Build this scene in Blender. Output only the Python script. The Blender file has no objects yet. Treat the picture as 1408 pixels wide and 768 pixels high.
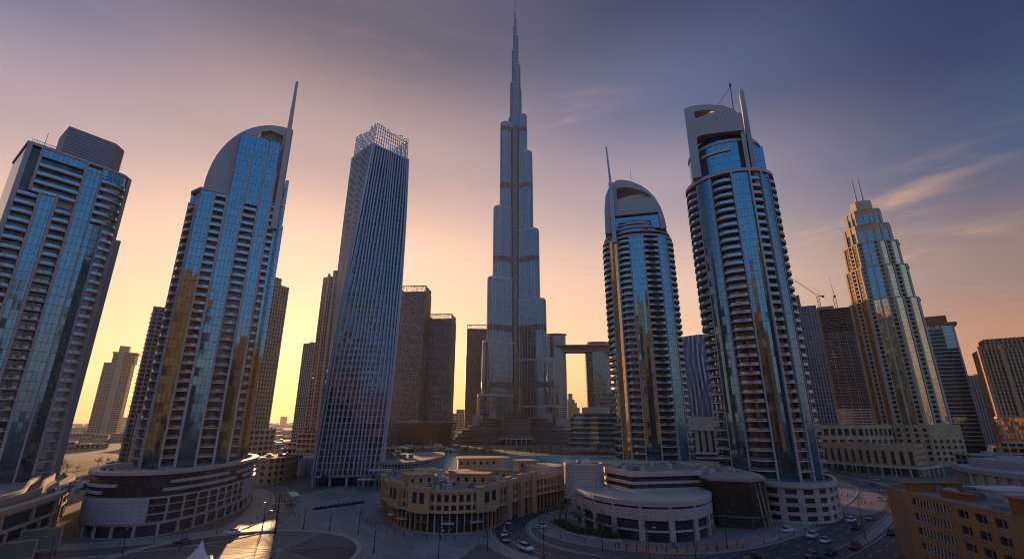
import bpy, bmesh, math, random
from mathutils import Vector, Matrix
random.seed(7)
R = math.radians
SC = bpy.context.scene
COL = SC.collection

# ------------------------------------------------------------------ camera
CAM_H = 33.0
TILT = R(16.96)
FPX = 636.0
cam_d = bpy.data.cameras.new("camera")
cam = bpy.data.objects.new("camera", cam_d)
COL.objects.link(cam)
cam.location = (0, 0, CAM_H)
cam.rotation_euler = (R(90) + TILT, 0, 0)
cam_d.sensor_width = 36
cam_d.lens = 36 * FPX / 1408
cam_d.clip_start = 0.5
cam_d.clip_end = 60000
SC.camera = cam

# ------------------------------------------------------------------ sky, sun, exposure
SUN_AZ = R(-24.0)      # from +Y, negative to the left
SUN_EL = R(6.5)
world = bpy.data.worlds.new("World")
SC.world = world
world.use_nodes = True
wt = world.node_tree
wt.nodes.clear()
W = wt.nodes.new
L = wt.links.new
out = W("ShaderNodeOutputWorld")
bg = W("ShaderNodeBackground")
sky = W("ShaderNodeTexSky")
sky.sky_type = 'NISHITA'
sky.sun_disc = False
sky.sun_elevation = SUN_EL
sky.sun_rotation = SUN_AZ
sky.altitude = 0
sky.air_density = 1.3
sky.dust_density = 2.0
sky.ozone_density = 3.0


def lin(c):
    return tuple(((k / 255) / 12.92 if k / 255 <= .04045 else ((k / 255 + .055) / 1.055) ** 2.4) for k in c)


def wm(op, a, b=None, c=None, clamp=False):
    n = W("ShaderNodeMath")
    n.operation = op
    n.use_clamp = clamp
    for i, x in enumerate((a, b, c)):
        if x is None:
            continue
        if isinstance(x, (int, float)):
            n.inputs[i].default_value = x
        else:
            L(x, n.inputs[i])
    return n.outputs[0]


def wmix(f, a, b, mode='MIX'):
    n = W("ShaderNodeMix")
    n.data_type = 'RGBA'
    n.blend_type = mode
    for i, x in ((0, f), (6, a), (7, b)):
        if isinstance(x, (int, float)):
            n.inputs[i].default_value = x
        elif isinstance(x, tuple):
            n.inputs[i].default_value = (*x[:3], 1)
        else:
            L(x, n.inputs[i])
    return n.outputs[2]


tcw = W("ShaderNodeTexCoord")
sep = W("ShaderNodeSeparateXYZ")
L(tcw.outputs['Generated'], sep.inputs[0])
X, Y, Z = sep.outputs
hl = wm('SQRT', wm('ADD', wm('MULTIPLY', X, X), wm('MULTIPLY', Y, Y)))
cosaz = wm('DIVIDE', wm('ADD', wm('MULTIPLY', X, math.sin(SUN_AZ)), wm('MULTIPLY', Y, math.cos(SUN_AZ))), wm('MAXIMUM', hl, .001))
azo = wm('MULTIPLY', wm('ARCCOSINE', wm('MINIMUM', wm('MAXIMUM', cosaz, -1.0), 1.0)), 180 / math.pi)
# the haze bank thins out faster on the left of the sun
side = wm('LESS_THAN', wm('SUBTRACT', wm('MULTIPLY', X, math.cos(SUN_AZ)), wm('MULTIPLY', Y, math.sin(SUN_AZ))), 0.0)
azo = wm('MINIMUM', wm('MULTIPLY', azo, wm('MULTIPLY_ADD', side, .45, 1.0)), 180.0)
el = wm('DIVIDE', wm('MULTIPLY', wm('ARCTAN2', Z, hl), 180 / math.pi), 90, clamp=True)
# dusk sky: colour against height for four bearings away from the sun (degrees: 0, 50, 80, 180)
RAMPS = [
    [(0, (253, 166, 84)), (3, (255, 190, 110)), (9, (255, 216, 168)), (18, (248, 206, 182)), (30, (180, 156, 160)), (44, (88, 90, 112)), (90, (46, 56, 88))],
    [(0, (240, 165, 105)), (5, (252, 204, 156)), (14, (236, 198, 178)), (26, (164, 152, 168)), (36, (88, 104, 142)), (48, (42, 60, 100)), (90, (38, 50, 88))],
    [(0, (205, 134, 98)), (5, (192, 134, 110)), (13, (144, 122, 122)), (22, (56, 84, 122)), (33, (22, 50, 98)), (50, (20, 42, 86)), (90, (34, 48, 86))],
    [(0, (140, 124, 130)), (6, (170, 158, 166)), (14, (130, 162, 204)), (30, (92, 148, 208)), (55, (76, 130, 196)), (72, (82, 108, 150)), (90, (46, 62, 102))],
]
cols = []
for rp in RAMPS:
    n = W("ShaderNodeValToRGB")
    n.color_ramp.interpolation = 'EASE'
    e = n.color_ramp.elements
    while len(e) > 1:
        e.remove(e[-1])
    e[0].position = 0
    e[0].color = (*lin(rp[0][1]), 1)
    for d_, c_ in rp[1:]:
        k = e.new(d_ / 90)
        k.color = (*lin(c_), 1)
    L(el, n.inputs[0])
    cols.append(n.outputs[0])


def mr(v, a, b):
    n = W("ShaderNodeMapRange")
    n.interpolation_type = 'SMOOTHSTEP'
    L(v, n.inputs[0])
    n.inputs[1].default_value = a
    n.inputs[2].default_value = b
    return n.outputs[0]


c = wmix(mr(azo, 8, 50), cols[0], cols[1])
c = wmix(mr(azo, 42, 76), c, cols[2])
c = wmix(mr(azo, 80, 150), c, wmix(1.0, cols[3], (1.25, 1.25, 1.25), 'MULTIPLY'))
# thin high clouds, catching warm light: patches at a few bearings, streaked by stretched noise
def blob(dx, dy, dz, wid, hgt):
    ln_ = math.hypot(dx, dy)
    tx, ty = dy / ln_, -dx / ln_
    a = wm('DIVIDE', wm('ADD', wm('MULTIPLY', X, tx), wm('MULTIPLY', Y, ty)), wid)
    b = wm('DIVIDE', wm('SUBTRACT', Z, wm('MULTIPLY_ADD', wm('MULTIPLY', a, wid), .22, dz)), hgt)
    front = wm('GREATER_THAN', wm('ADD', wm('MULTIPLY', X, dx), wm('MULTIPLY', Y, dy)), 0.0)
    g = wm('POWER', 2.718, wm('MULTIPLY', wm('ADD', wm('MULTIPLY', a, a), wm('MULTIPLY', b, b)), -1.0))
    return wm('MULTIPLY', g, front)


mpc = W("ShaderNodeMapping")
mpc.inputs['Scale'].default_value = (3.2, 3.2, 20)
mpc.inputs['Rotation'].default_value = (0, R(-11), 0)
L(tcw.outputs['Generated'], mpc.inputs[0])
nz = W("ShaderNodeTexNoise")
nz.inputs['Scale'].default_value = 1.6
nz.inputs['Detail'].default_value = 9
nz.inputs['Roughness'].default_value = .62
nz.inputs['Distortion'].default_value = .6
L(mpc.outputs[0], nz.inputs[0])
streak = mr(nz.outputs[0], .46, .74)
BL = [(.60, .72, .34, .13, .030, 1.0), (.65, .72, .255, .10, .022, 1.0), (-.52, .80, .335, .09, .030, .9), (.10, .80, .58, .09, .05, .6), (-.10, .88, .44, .12, .05, .55), (-.33, .67, .66, .22, .09, .12), (.3, .9, .2, .3, .04, .35), (-.75, .6, .12, .3, .03, .4)]
tot = None
for b_ in BL:
    g_ = wm('MULTIPLY', blob(*b_[:5]), b_[5])
    tot = g_ if tot is None else wm('ADD', tot, g_)
faint = wm('MULTIPLY', mr(nz.outputs[0], .5, .8), .05)
cm = wm('ADD', wm('MULTIPLY', tot, streak), faint, clamp=True)
warm = wmix(mr(Z, .15, .7), lin((255, 196, 140)), lin((205, 165, 170)))
c = wmix(wm('MULTIPLY', cm, .62), c, warm)
SKY_GAIN = 0.575
gain = W("ShaderNodeVectorMath")
gain.operation = 'SCALE'
L(c, gain.inputs[0])
gain.inputs['Scale'].default_value = SKY_GAIN / 0.12
mixed = wmix(.95, sky.outputs[0], gain.outputs[0])
bg.inputs[1].default_value = 0.12
L(mixed, bg.inputs[0])
L(bg.outputs[0], out.inputs[0])

sun_d = bpy.data.lights.new("sun", 'SUN')
sun_d.energy = 5.0
sun_d.angle = R(0.5)
sun_d.color = (1.0, 0.56, 0.25)
sun = bpy.data.objects.new("sun", sun_d)
COL.objects.link(sun)
sdir = Vector((math.sin(SUN_AZ) * math.cos(SUN_EL), math.cos(SUN_AZ) * math.cos(SUN_EL), math.sin(SUN_EL)))
sun.rotation_euler = sdir.to_track_quat('Z', 'Y').to_euler()
sun.location = sdir * 500

SC.view_settings.view_transform = 'Standard'
SC.view_settings.look = 'None'
SC.view_settings.gamma = 1
SC.view_settings.use_curve_mapping = False
SC.view_settings.exposure = 0.8
SC.cycles.use_denoising = True
SC.cycles.filter_width = 1.0
SC.cycles.max_bounces = 6
SC.cycles.volume_bounces = 0
SC.cycles.caustics_reflective = False
HAZE = 3.6e-5

# ------------------------------------------------------------------ helpers
_c, _s = math.cos(TILT), math.sin(TILT)


def G(u, v, z=0.0):
    """ground point (height z) under pixel u, v of the 1408 px photograph"""
    a = (u - 704) / FPX
    b = (384 - v) / FPX
    k = (z - CAM_H) / (_s + b * _c)
    return (a * k, (_c - b * _s) * k)


def lerp(a, b, t):
    return a + (b - a) * t


class MB:
    """collects prisms, walls and boxes and links them as one mesh object, UVs in metres"""

    def __init__(self):
        self.v = []
        self.f = []
        self.uv = []
        self.sm = []
        self.mi = []
        self.cur = 0

    def face(self, pts, uvs, smooth=False):
        n = len(self.v)
        self.v.extend([tuple(p) for p in pts])
        self.f.append(tuple(range(n, n + len(pts))))
        self.uv.append(list(uvs))
        self.sm.append(smooth)
        self.mi.append(self.cur)

    def wall(self, path, z0, z1, closed=False, u0=0.0):
        """vertical wall; path runs left to right as seen from outside (outside on the right-hand side of travel... -y for +x)"""
        z0f = z0 if callable(z0) else (lambda i: z0)
        z1f = z1 if callable(z1) else (lambda i: z1)
        n = len(path)
        u = u0
        for i in range(n if closed else n - 1):
            a = path[i]
            b = path[(i + 1) % n]
            d = math.hypot(b[0] - a[0], b[1] - a[1])
            j = (i + 1) % n
            self.face([(a[0], a[1], z0f(i)), (b[0], b[1], z0f(j)), (b[0], b[1], z1f(j)), (a[0], a[1], z1f(i))],
                      [(u, z0f(i)), (u + d, z0f(j)), (u + d, z1f(j)), (u, z1f(i))])
            u += d

    def prism(self, poly, z0, z1, bottom=True, u0=0.0):
        """poly counter-clockwise seen from above"""
        self.wall(poly, z0, z1, True, u0)
        z1f = z1 if callable(z1) else (lambda i: z1)
        z0f = z0 if callable(z0) else (lambda i: z0)
        self.face([(p[0], p[1], z1f(i)) for i, p in enumerate(poly)], [(p[0], p[1]) for p in poly])
        if bottom:
            self.face([(p[0], p[1], z0f(len(poly) - 1 - i)) for i, p in enumerate(reversed(poly))],
                      [(p[0], p[1]) for p in reversed(poly)])

    def band(self, outer, inner, z0, z1):
        """solid slab between two open paths with the same number of points (outer is the outside)"""
        n = len(outer)
        self.wall(outer, z0, z1)
        self.wall(list(reversed(inner)), z0, z1)
        for i in range(n - 1):
            a, b, c, d = outer[i], outer[i + 1], inner[i + 1], inner[i]
            self.face([(a[0], a[1], z1), (b[0], b[1], z1), (c[0], c[1], z1), (d[0], d[1], z1)], [a, b, c, d])
            self.face([(d[0], d[1], z0), (c[0], c[1], z0), (b[0], b[1], z0), (a[0], a[1], z0)], [d, c, b, a])
        for i, fl in ((0, False), (n - 1, True)):
            a, d = outer[i], inner[i]
            q = [(d[0], d[1], z0), (a[0], a[1], z0), (a[0], a[1], z1), (d[0], d[1], z1)]
            w = math.hypot(a[0] - d[0], a[1] - d[1])
            uq = [(0, z0), (w, z0), (w, z1), (0, z1)]
            if fl:
                q.reverse()
                uq.reverse()
            self.face(q, uq)

    def box(self, x, y, z0, sx, sy, sz, rot=0.0):
        ca, sa = math.cos(rot), math.sin(rot)
        P = []
        for px, py in ((-.5, -.5), (.5, -.5), (.5, .5), (-.5, .5)):
            P.append((x + px * sx * ca - py * sy * sa, y + px * sx * sa + py * sy * ca))
        self.prism(P, z0, z0 + sz)

    def beam(self, a, b, w, h=None):
        """box beam between two 3-D points"""
        h = h or w
        a = Vector(a)
        b = Vector(b)
        d = (b - a)
        if d.length < 1e-6:
            return
        d.normalize()
        up = Vector((0, 0, 1)) if abs(d.z) < .95 else Vector((0, 1, 0))
        s = d.cross(up).normalized()
        u = s.cross(d).normalized()
        P = [a - s * w / 2 - u * h / 2, a + s * w / 2 - u * h / 2, a + s * w / 2 + u * h / 2, a - s * w / 2 + u * h / 2]
        Q = [p + (b - a) for p in P]
        ln = (b - a).length
        for i in range(4):
            j = (i + 1) % 4
            self.face([P[j], P[i], Q[i], Q[j]], [(0, 0), (w, 0), (w, ln), (0, ln)])
        self.face([P[0], P[1], P[2], P[3]], [(0, 0), (w, 0), (w, h), (0, h)])
        self.face([Q[3], Q[2], Q[1], Q[0]], [(0, 0), (w, 0), (w, h), (0, h)])

    def tube(self, a, b, r0, r1, n=8, caps=True):
        a = Vector(a)
        b = Vector(b)
        d = (b - a).normalized()
        up = Vector((0, 0, 1)) if abs(d.z) < .95 else Vector((0, 1, 0))
        s = d.cross(up).normalized()
        u = d.cross(s).normalized()
        A, B = [], []
        for i in range(n):
            t = 2 * math.pi * i / n
            o = s * math.cos(t) + u * math.sin(t)
            A.append(a + o * r0)
            B.append(b + o * r1)
        ln = (b - a).length
        for i in range(n):
            j = (i + 1) % n
            self.face([A[i], A[j], B[j], B[i]], [(i * r0 * 6.28 / n, 0), ((i + 1) * r0 * 6.28 / n, 0), ((i + 1) * r0 * 6.28 / n, ln), (i * r0 * 6.28 / n, ln)], n > 8)
        if caps:
            self.face(list(reversed(A)), [(0, 0)] * n)
            if r1 > 0.01:
                self.face(B, [(0, 0)] * n)

    def plate(self, outline, y0, y1, holes=()):
        """outline in x-z (counter-clockwise seen from -y), extruded from y0 to y1, with holes"""
        bm = bmesh.new()
        loops = [outline] + list(holes)
        for lp in loops:
            vs = [bm.verts.new((p[0], y0, p[1])) for p in lp]
            for i in range(len(vs)):
                bm.edges.new((vs[i], vs[(i + 1) % len(vs)]))
        bmesh.ops.triangle_fill(bm, use_beauty=True, use_dissolve=False, edges=bm.edges[:])
        for f in bm.faces:
            P = [v.co.copy() for v in f.verts]
            f.normal_update()
            if f.normal.y > 0:
                P.reverse()
            self.face(P, [(p.x, p.z) for p in P])
            Q = [Vector((p.x, y1, p.z)) for p in reversed(P)]
            self.face(Q, [(p.x, p.z) for p in Q])
        bm.free()
        for k, lp in enumerate(loops):
            n = len(lp)
            area = sum(lp[i][0] * lp[(i + 1) % n][1] - lp[(i + 1) % n][0] * lp[i][1] for i in range(n))
            ccw = area > 0
            u = 0
            for i in range(n):
                a, b = lp[i], lp[(i + 1) % n]
                d = math.hypot(a[0] - b[0], a[1] - b[1])
                q = [(a[0], y0, a[1]), (a[0], y1, a[1]), (b[0], y1, b[1]), (b[0], y0, b[1])]
                uq = [(u, 0), (u, y1 - y0), (u + d, y1 - y0), (u + d, 0)]
                if ccw != (k == 0):
                    q.reverse()
                    uq.reverse()
                self.face(q, uq)
                u += d

    def mesh(self, name, mat):
        me = bpy.data.meshes.new(name)
        me.from_pydata(self.v, [], self.f)
        ul = me.uv_layers.new(name="UVMap")
        flat = []
        for q in self.uv:
            for p in q:
                flat.extend((p[0], p[1]))
        ul.data.foreach_set("uv", flat)
        me.polygons.foreach_set("use_smooth", self.sm)
        for k in (mat if isinstance(mat, (list, tuple)) else [mat]):
            if k:
                me.materials.append(k)
        me.polygons.foreach_set("material_index", self.mi)
        me.update()
        return me

    def build(self, name, mat, parent=None):
        o = bpy.data.objects.new(name, self.mesh(name, mat))
        COL.objects.link(o)
        if parent:
            o.parent = parent
        return o


def tag(o, label=None, cat=None, group=None, kind=None):
    if label:
        o['label'] = label
    if cat:
        o['category'] = cat
    if group:
        o['group'] = group
    if kind:
        o['kind'] = kind
    return o


def thing(name, label, cat, loc=(0, 0, 0), rot=0.0, group=None):
    o = bpy.data.objects.new(name, None)
    o.empty_display_size = 1
    COL.objects.link(o)
    o.location = loc
    o.rotation_euler = (0, 0, rot)
    return tag(o, label, cat, group)


def copy_tree(o, parent=None):
    c = o.copy()
    COL.objects.link(c)
    c.parent = parent
    for ch in list(o.children):
        copy_tree(ch, c)
    return c


def offset(path, d, closed=False):
    """push a path outwards (to the right of travel) by d"""
    n = len(path)
    res = []
    for i in range(n):
        a = path[(i - 1) % n] if (closed or i > 0) else None
        b = path[i]
        c = path[(i + 1) % n] if (closed or i < n - 1) else None
        ns = []
        for p, q in ((a, b), (b, c)):
            if p is None or q is None:
                continue
            dx, dy = q[0] - p[0], q[1] - p[1]
            l = math.hypot(dx, dy) or 1
            ns.append((dy / l, -dx / l))
        nx = sum(k[0] for k in ns) / len(ns)
        ny = sum(k[1] for k in ns) / len(ns)
        l2 = nx * nx + ny * ny or 1
        res.append((b[0] + nx / l2 * d, b[1] + ny / l2 * d))
    return res


def arc(cx, cy, rx, ry, a0, a1, n):
    """points on an ellipse, degrees"""
    return [(cx + rx * math.cos(R(lerp(a0, a1, i / n))), cy + ry * math.sin(R(lerp(a0, a1, i / n)))) for i in range(n + 1)]


def plen(path):
    return sum(math.dist(path[i], path[i + 1]) for i in range(len(path) - 1))


def sub(path, t0, t1):
    """piece of an open path between length fractions t0 and t1"""
    T = plen(path)
    s0, s1 = t0 * T, t1 * T
    res = []
    acc = 0
    for i in range(len(path) - 1):
        a, b = path[i], path[i + 1]
        d = math.dist(a, b)
        if d < 1e-9:
            continue
        lo, hi = max(s0, acc), min(s1, acc + d)
        if hi > lo + 1e-6:
            p = (lerp(a[0], b[0], (lo - acc) / d), lerp(a[1], b[1], (lo - acc) / d))
            q = (lerp(a[0], b[0], (hi - acc) / d), lerp(a[1], b[1], (hi - acc) / d))
            if not res:
                res.append(p)
            res.append(q)
        acc += d
    return res


def smooth_path(pts, n=8, closed=False):
    """Catmull-Rom through the points"""
    res = []
    m = len(pts)
    rng = range(m if closed else m - 1)
    for i in rng:
        if closed:
            p0, p1, p2, p3 = pts[(i - 1) % m], pts[i], pts[(i + 1) % m], pts[(i + 2) % m]
        else:
            p0, p1, p2, p3 = pts[max(i - 1, 0)], pts[i], pts[i + 1], pts[min(i + 2, m - 1)]
        for k in range(n):
            t = k / n
            res.append(tuple(0.5 * ((2 * p1[j]) + (-p0[j] + p2[j]) * t + (2 * p0[j] - 5 * p1[j] + 4 * p2[j] - p3[j]) * t * t + (-p0[j] + 3 * p1[j] - 3 * p2[j] + p3[j]) * t ** 3) for j in (0, 1)))
    if not closed:
        res.append(tuple(pts[-1][:2]))
    return res


def ccw(poly):
    a = sum(poly[i][0] * poly[(i + 1) % len(poly)][1] - poly[(i + 1) % len(poly)][0] * poly[i][1] for i in range(len(poly)))
    return list(poly) if a > 0 else list(reversed(poly))


# ------------------------------------------------------------------ materials
def new_mat(name):
    m = bpy.data.materials.new(name)
    m.use_nodes = True
    nt = m.node_tree
    return m, nt, nt.nodes['Principled BSDF']


def math_node(nt, op, a, b=None, c=None):
    n = nt.nodes.new("ShaderNodeMath")
    n.operation = op
    for i, x in enumerate((a, b, c)):
        if x is None:
            continue
        if isinstance(x, (int, float)):
            n.inputs[i].default_value = x
        else:
            nt.links.new(x, n.inputs[i])
    return n.outputs[0]


def mix_col(nt, fac, a, b, mode='MIX'):
    n = nt.nodes.new("ShaderNodeMix")
    n.data_type = 'RGBA'
    n.blend_type = mode
    for i, x in ((0, fac), (6, a), (7, b)):
        if isinstance(x, (int, float)):
            n.inputs[i].default_value = x
        elif isinstance(x, tuple):
            n.inputs[i].default_value = (*x[:3], 1)
        else:
            nt.links.new(x, n.inputs[i])
    return n.outputs[2]


def rough_mat(name, col, rough=0.8, var=0.25, scale=0.15, bump=0.2, metal=0.0, dirt=0.0, seams=None, spec=0.5):
    """matt wall, stone, paint or soil: two octaves of uneven tone, optional panel seams (width, height) and run-off streaks"""
    m, nt, b = new_mat(name)
    tc = nt.nodes.new("ShaderNodeTexCoord")
    n1 = nt.nodes.new("ShaderNodeTexNoise")
    n1.inputs['Scale'].default_value = scale
    n1.inputs['Detail'].default_value = 6
    n2 = nt.nodes.new("ShaderNodeTexNoise")
    n2.inputs['Scale'].default_value = scale * 14
    n2.inputs['Detail'].default_value = 3
    nt.links.new(tc.outputs['Object'], n1.inputs[0])
    nt.links.new(tc.outputs['Object'], n2.inputs[0])
    f = math_node(nt, 'ADD', math_node(nt, 'MULTIPLY', n1.outputs[0], 1.3), math_node(nt, 'MULTIPLY', n2.outputs[0], .7))
    f = math_node(nt, 'MULTIPLY_ADD', math_node(nt, 'SUBTRACT', f, 1.0), var * 2, 1.0)
    if dirt:
        mp = nt.nodes.new("ShaderNodeMapping")
        mp.inputs['Scale'].default_value = (1.2, 1.2, 0.05)
        nt.links.new(tc.outputs['Object'], mp.inputs[0])
        n3 = nt.nodes.new("ShaderNodeTexNoise")
        n3.inputs['Scale'].default_value = 1.0
        n3.inputs['Detail'].default_value = 4
        nt.links.new(mp.outputs[0], n3.inputs[0])
        f = math_node(nt, 'MULTIPLY', f, math_node(nt, 'MULTIPLY_ADD', n3.outputs[0], -dirt, 1 + dirt * .5))
    if seams:
        uv = nt.nodes.new("ShaderNodeUVMap")
        sx = nt.nodes.new("ShaderNodeSeparateXYZ")
        nt.links.new(uv.outputs[0], sx.inputs[0])
        fx = math_node(nt, 'LESS_THAN', math_node(nt, 'FRACT', math_node(nt, 'DIVIDE', sx.outputs[0], seams[0])), .09 / seams[0])
        fy = math_node(nt, 'LESS_THAN', math_node(nt, 'FRACT', math_node(nt, 'DIVIDE', sx.outputs[1], seams[1])), .09 / seams[1])
        f = math_node(nt, 'MULTIPLY', f, math_node(nt, 'MULTIPLY_ADD', math_node(nt, 'MAXIMUM', fx, fy), -.45, 1.0))
    mul = nt.nodes.new("ShaderNodeVectorMath")
    mul.operation = 'SCALE'
    mul.inputs[0].default_value = col[:3]
    nt.links.new(f, mul.inputs['Scale'])
    nt.links.new(mul.outputs[0], b.inputs['Base Color'])
    b.inputs['Roughness'].default_value = rough
    b.inputs['Metallic'].default_value = metal
    b.inputs['Specular IOR Level'].default_value = spec
    if bump:
        bp = nt.nodes.new("ShaderNodeBump")
        bp.inputs['Strength'].default_value = bump
        bp.inputs['Distance'].default_value = .1
        nt.links.new(n2.outputs[0], bp.inputs['Height'])
        nt.links.new(bp.outputs[0], b.inputs['Normal'])
    return m


def glass_mat(name, tint, pw=1.5, ph=3.6, frame=(.06, .065, .07), jitter=.03, dark=.25, metal=.9, rough=.05, spandrel=0.0, fw=.10, spcol=None, wave=.004):
    """coated curtain-wall glass: panes of pw x ph metres, each leaning a little its own way, thin frames, optional spandrel band"""
    m, nt, b = new_mat(name)
    uv = nt.nodes.new("ShaderNodeUVMap")
    sx = nt.nodes.new("ShaderNodeSeparateXYZ")
    nt.links.new(uv.outputs[0], sx.inputs[0])
    gx = math_node(nt, 'DIVIDE', sx.outputs[0], pw)
    gy = math_node(nt, 'DIVIDE', sx.outputs[1], ph)
    cx = math_node(nt, 'FLOOR', gx)
    cy = math_node(nt, 'FLOOR', gy)
    cb = nt.nodes.new("ShaderNodeCombineXYZ")
    nt.links.new(cx, cb.inputs[0])
    nt.links.new(cy, cb.inputs[1])
    oi = nt.nodes.new("ShaderNodeObjectInfo")
    nt.links.new(math_node(nt, 'MULTIPLY', oi.outputs['Random'], 37.0), cb.inputs[2])
    wn = nt.nodes.new("ShaderNodeTexWhiteNoise")
    wn.noise_dimensions = '3D'
    nt.links.new(cb.outputs[0], wn.inputs[0])
    ge = nt.nodes.new("ShaderNodeNewGeometry")

    def vm(op, a, b_=None, s=None):
        n = nt.nodes.new("ShaderNodeVectorMath")
        n.operation = op
        for i, x in ((0, a), (1, b_)):
            if x is None:
                continue
            if isinstance(x, tuple):
                n.inputs[i].default_value = x
            else:
                nt.links.new(x, n.inputs[i])
        if s is not None:
            n.inputs['Scale'].default_value = s
        return n.outputs[0]
    j = vm('SCALE', vm('SUBTRACT', wn.outputs['Color'], (.5, .5, .5)), s=jitter)
    # slow waviness of the whole wall
    tc = nt.nodes.new("ShaderNodeTexCoord")
    nw = nt.nodes.new("ShaderNodeTexNoise")
    nw.inputs['Scale'].default_value = .22
    nw.inputs['Detail'].default_value = 3
    nt.links.new(tc.outputs['Object'], nw.inputs[0])
    j2 = vm('SCALE', vm('SUBTRACT', nw.outputs['Color'], (.5, .5, .5)), s=wave * 4)
    nrm = vm('NORMALIZE', vm('ADD', vm('ADD', ge.outputs['Normal'], j), j2))
    fx = math_node(nt, 'LESS_THAN', math_node(nt, 'FRACT', gx), fw / pw)
    fy = math_node(nt, 'LESS_THAN', math_node(nt, 'FRACT', gy), fw * 1.6 / ph)
    fr = math_node(nt, 'MAXIMUM', fx, fy)
    tone = math_node(nt, 'MULTIPLY_ADD', wn.outputs['Value'], dark, 1 - dark * .5)
    sc = nt.nodes.new("ShaderNodeVectorMath")
    sc.operation = 'SCALE'
    sc.inputs[0].default_value = tint[:3]
    nt.links.new(tone, sc.inputs['Scale'])
    col = sc.outputs[0]
    if spandrel:
        sp = math_node(nt, 'LESS_THAN', math_node(nt, 'FRACT', gy), spandrel)
        col = mix_col(nt, sp, col, spcol or tuple(t * .35 for t in tint[:3]))
    col = mix_col(nt, fr, col, frame)
    nt.links.new(col, b.inputs['Base Color'])
    nt.links.new(math_node(nt, 'MULTIPLY_ADD', fr, -.5 * metal, metal), b.inputs['Metallic'])
    nt.links.new(math_node(nt, 'MULTIPLY_ADD', fr, .35, rough), b.inputs['Roughness'])
    nt.links.new(nrm, b.inputs['Normal'])
    return m


def flat(name, col, rough=.5, metal=0.0):
    m, nt, b = new_mat(name)
    b.inputs['Base Color'].default_value = (*col, 1)
    b.inputs['Roughness'].default_value = rough
    b.inputs['Metallic'].default_value = metal
    return m


M = {}
M['glass_blue'] = glass_mat('blue_curtain_glass', (.125, .25, .32), 1.5, 3.6, frame=(.05, .08, .10), jitter=.014, dark=.12)
M['glass_teal'] = glass_mat('teal_curtain_glass', (.13, .43, .56), 1.4, 1.8, frame=(.05, .10, .12), jitter=.01)
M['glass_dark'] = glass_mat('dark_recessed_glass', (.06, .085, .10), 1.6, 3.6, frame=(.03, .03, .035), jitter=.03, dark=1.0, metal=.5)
M['glass_pane'] = glass_mat('dark_window_glass', (.045, .055, .07), 1.4, 2.2, frame=(.02, .02, .022), jitter=.04, dark=.8, metal=.35)
M['glass_gold_lit'] = glass_mat('gold_lit_curtain_glass', (.92, .62, .27), 1.3, 3.6, frame=(.30, .22, .13), jitter=.02, dark=.2)  # golden sunlight on the facade is put into this glass tint
M['glass_pale'] = glass_mat('pale_gold_lit_glass', (.62, .50, .30), 1.3, 3.6, frame=(.12, .13, .12), jitter=.02, dark=.2)  # weaker gold glow, also painted in through the tint
M['glass_burj'] = glass_mat('silver_blue_glass', (.085, .15, .20), 5.2, 3.8, frame=(.10, .13, .15), jitter=.005, dark=.2, fw=.3, rough=.10, spandrel=.3, spcol=(.07, .10, .12), wave=.004)
M['glass_balustrade'] = flat('balustrade_glass', (.20, .36, .44), .12, .8)
M['conc'] = rough_mat('pale_grey_cladding', (.37, .365, .36), .6, .18, .05, .1, dirt=.2)
M['conc_panel'] = rough_mat('grey_cladding_panels', (.36, .36, .365), .55, .15, .05, .05, dirt=.1, seams=(1.2, 1.2))
M['slab'] = rough_mat('balcony_concrete', (.46, .44, .42), .75, .2, .1, .1, dirt=.25)
M['twist'] = rough_mat('twisted_tower_panels', (.36, .385, .42), .45, .12, .06, .05, metal=.35, dirt=.2)
M['sand'] = rough_mat('sandstone_render', (.44, .275, .15), .85, .22, .08, .3, dirt=.6)
M['sand_light'] = rough_mat('pale_sandstone_render', (.46, .34, .235), .85, .15, .08, .25, dirt=.2)
M['ochre'] = rough_mat('ochre_render', (.26, .165, .085), .85, .2, .1, .3, dirt=.5)
M['ochre_dark'] = rough_mat('brown_panel_render', (.24, .11, .035), .85, .14, .1, .25, dirt=.2)
M['stone_tile'] = rough_mat('pinkish_stone_tiles', (.44, .375, .34), .6, .2, .1, .1, dirt=.4, seams=(1.1, 1.1))
M['roof'] = rough_mat('roof_membrane', (.27, .22, .19), .9, .35, .12, .3)
M['roof_grey'] = rough_mat('grey_roof_deck', (.17, .16, .16), .85, .35, .1, .3)
M['white'] = rough_mat('white_panels', (.38, .38, .40), .5, .1, .1, .05, dirt=.15, seams=(2.4, 1.2))
M['bronze'] = rough_mat('dark_bronze_screen', (.035, .03, .027), .5, .2, .2, .1, metal=.2)
M['screen'] = rough_mat('mesh_screen_metal', (.15, .147, .15), .5, .2, .15, .1, metal=.4)
M['metal'] = rough_mat('grey_metal', (.25, .26, .28), .4, .15, .3, .05, metal=.7)
M['metal_dark'] = rough_mat('dark_metal', (.05, .05, .055), .45, .2, .3, .05, metal=.6)
M['mech'] = rough_mat('dark_louvred_band', (.07, .07, .075), .5, .2, .3, .05, metal=.5, seams=(1.0, 1.0))
M['far_a'] = rough_mat('far_tower_beige', (.34, .26, .19), .85, .15, .05, .1, dirt=.2)
M['far_b'] = rough_mat('far_tower_grey', (.25, .23, .22), .8, .15, .05, .1, dirt=.2)
M['raw'] = rough_mat('raw_concrete', (.20, .17, .15), .9, .3, .1, .2, dirt=.3)
M['crane'] = flat('crane_paint', (.34, .14, .05), .6)
M['crane_hoist'] = flat('red_hoist_paint', (.30, .11, .05), .7)
M['palm'] = rough_mat('palm_leaves', (.055, .075, .028), .7, .4, 2, 0)
M['leaf'] = rough_mat('tree_leaves', (.045, .07, .025), .7, .4, 1.2, 0)
M['bark'] = rough_mat('bark', (.12, .085, .055), .9, .3, 3, .3)
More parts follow.
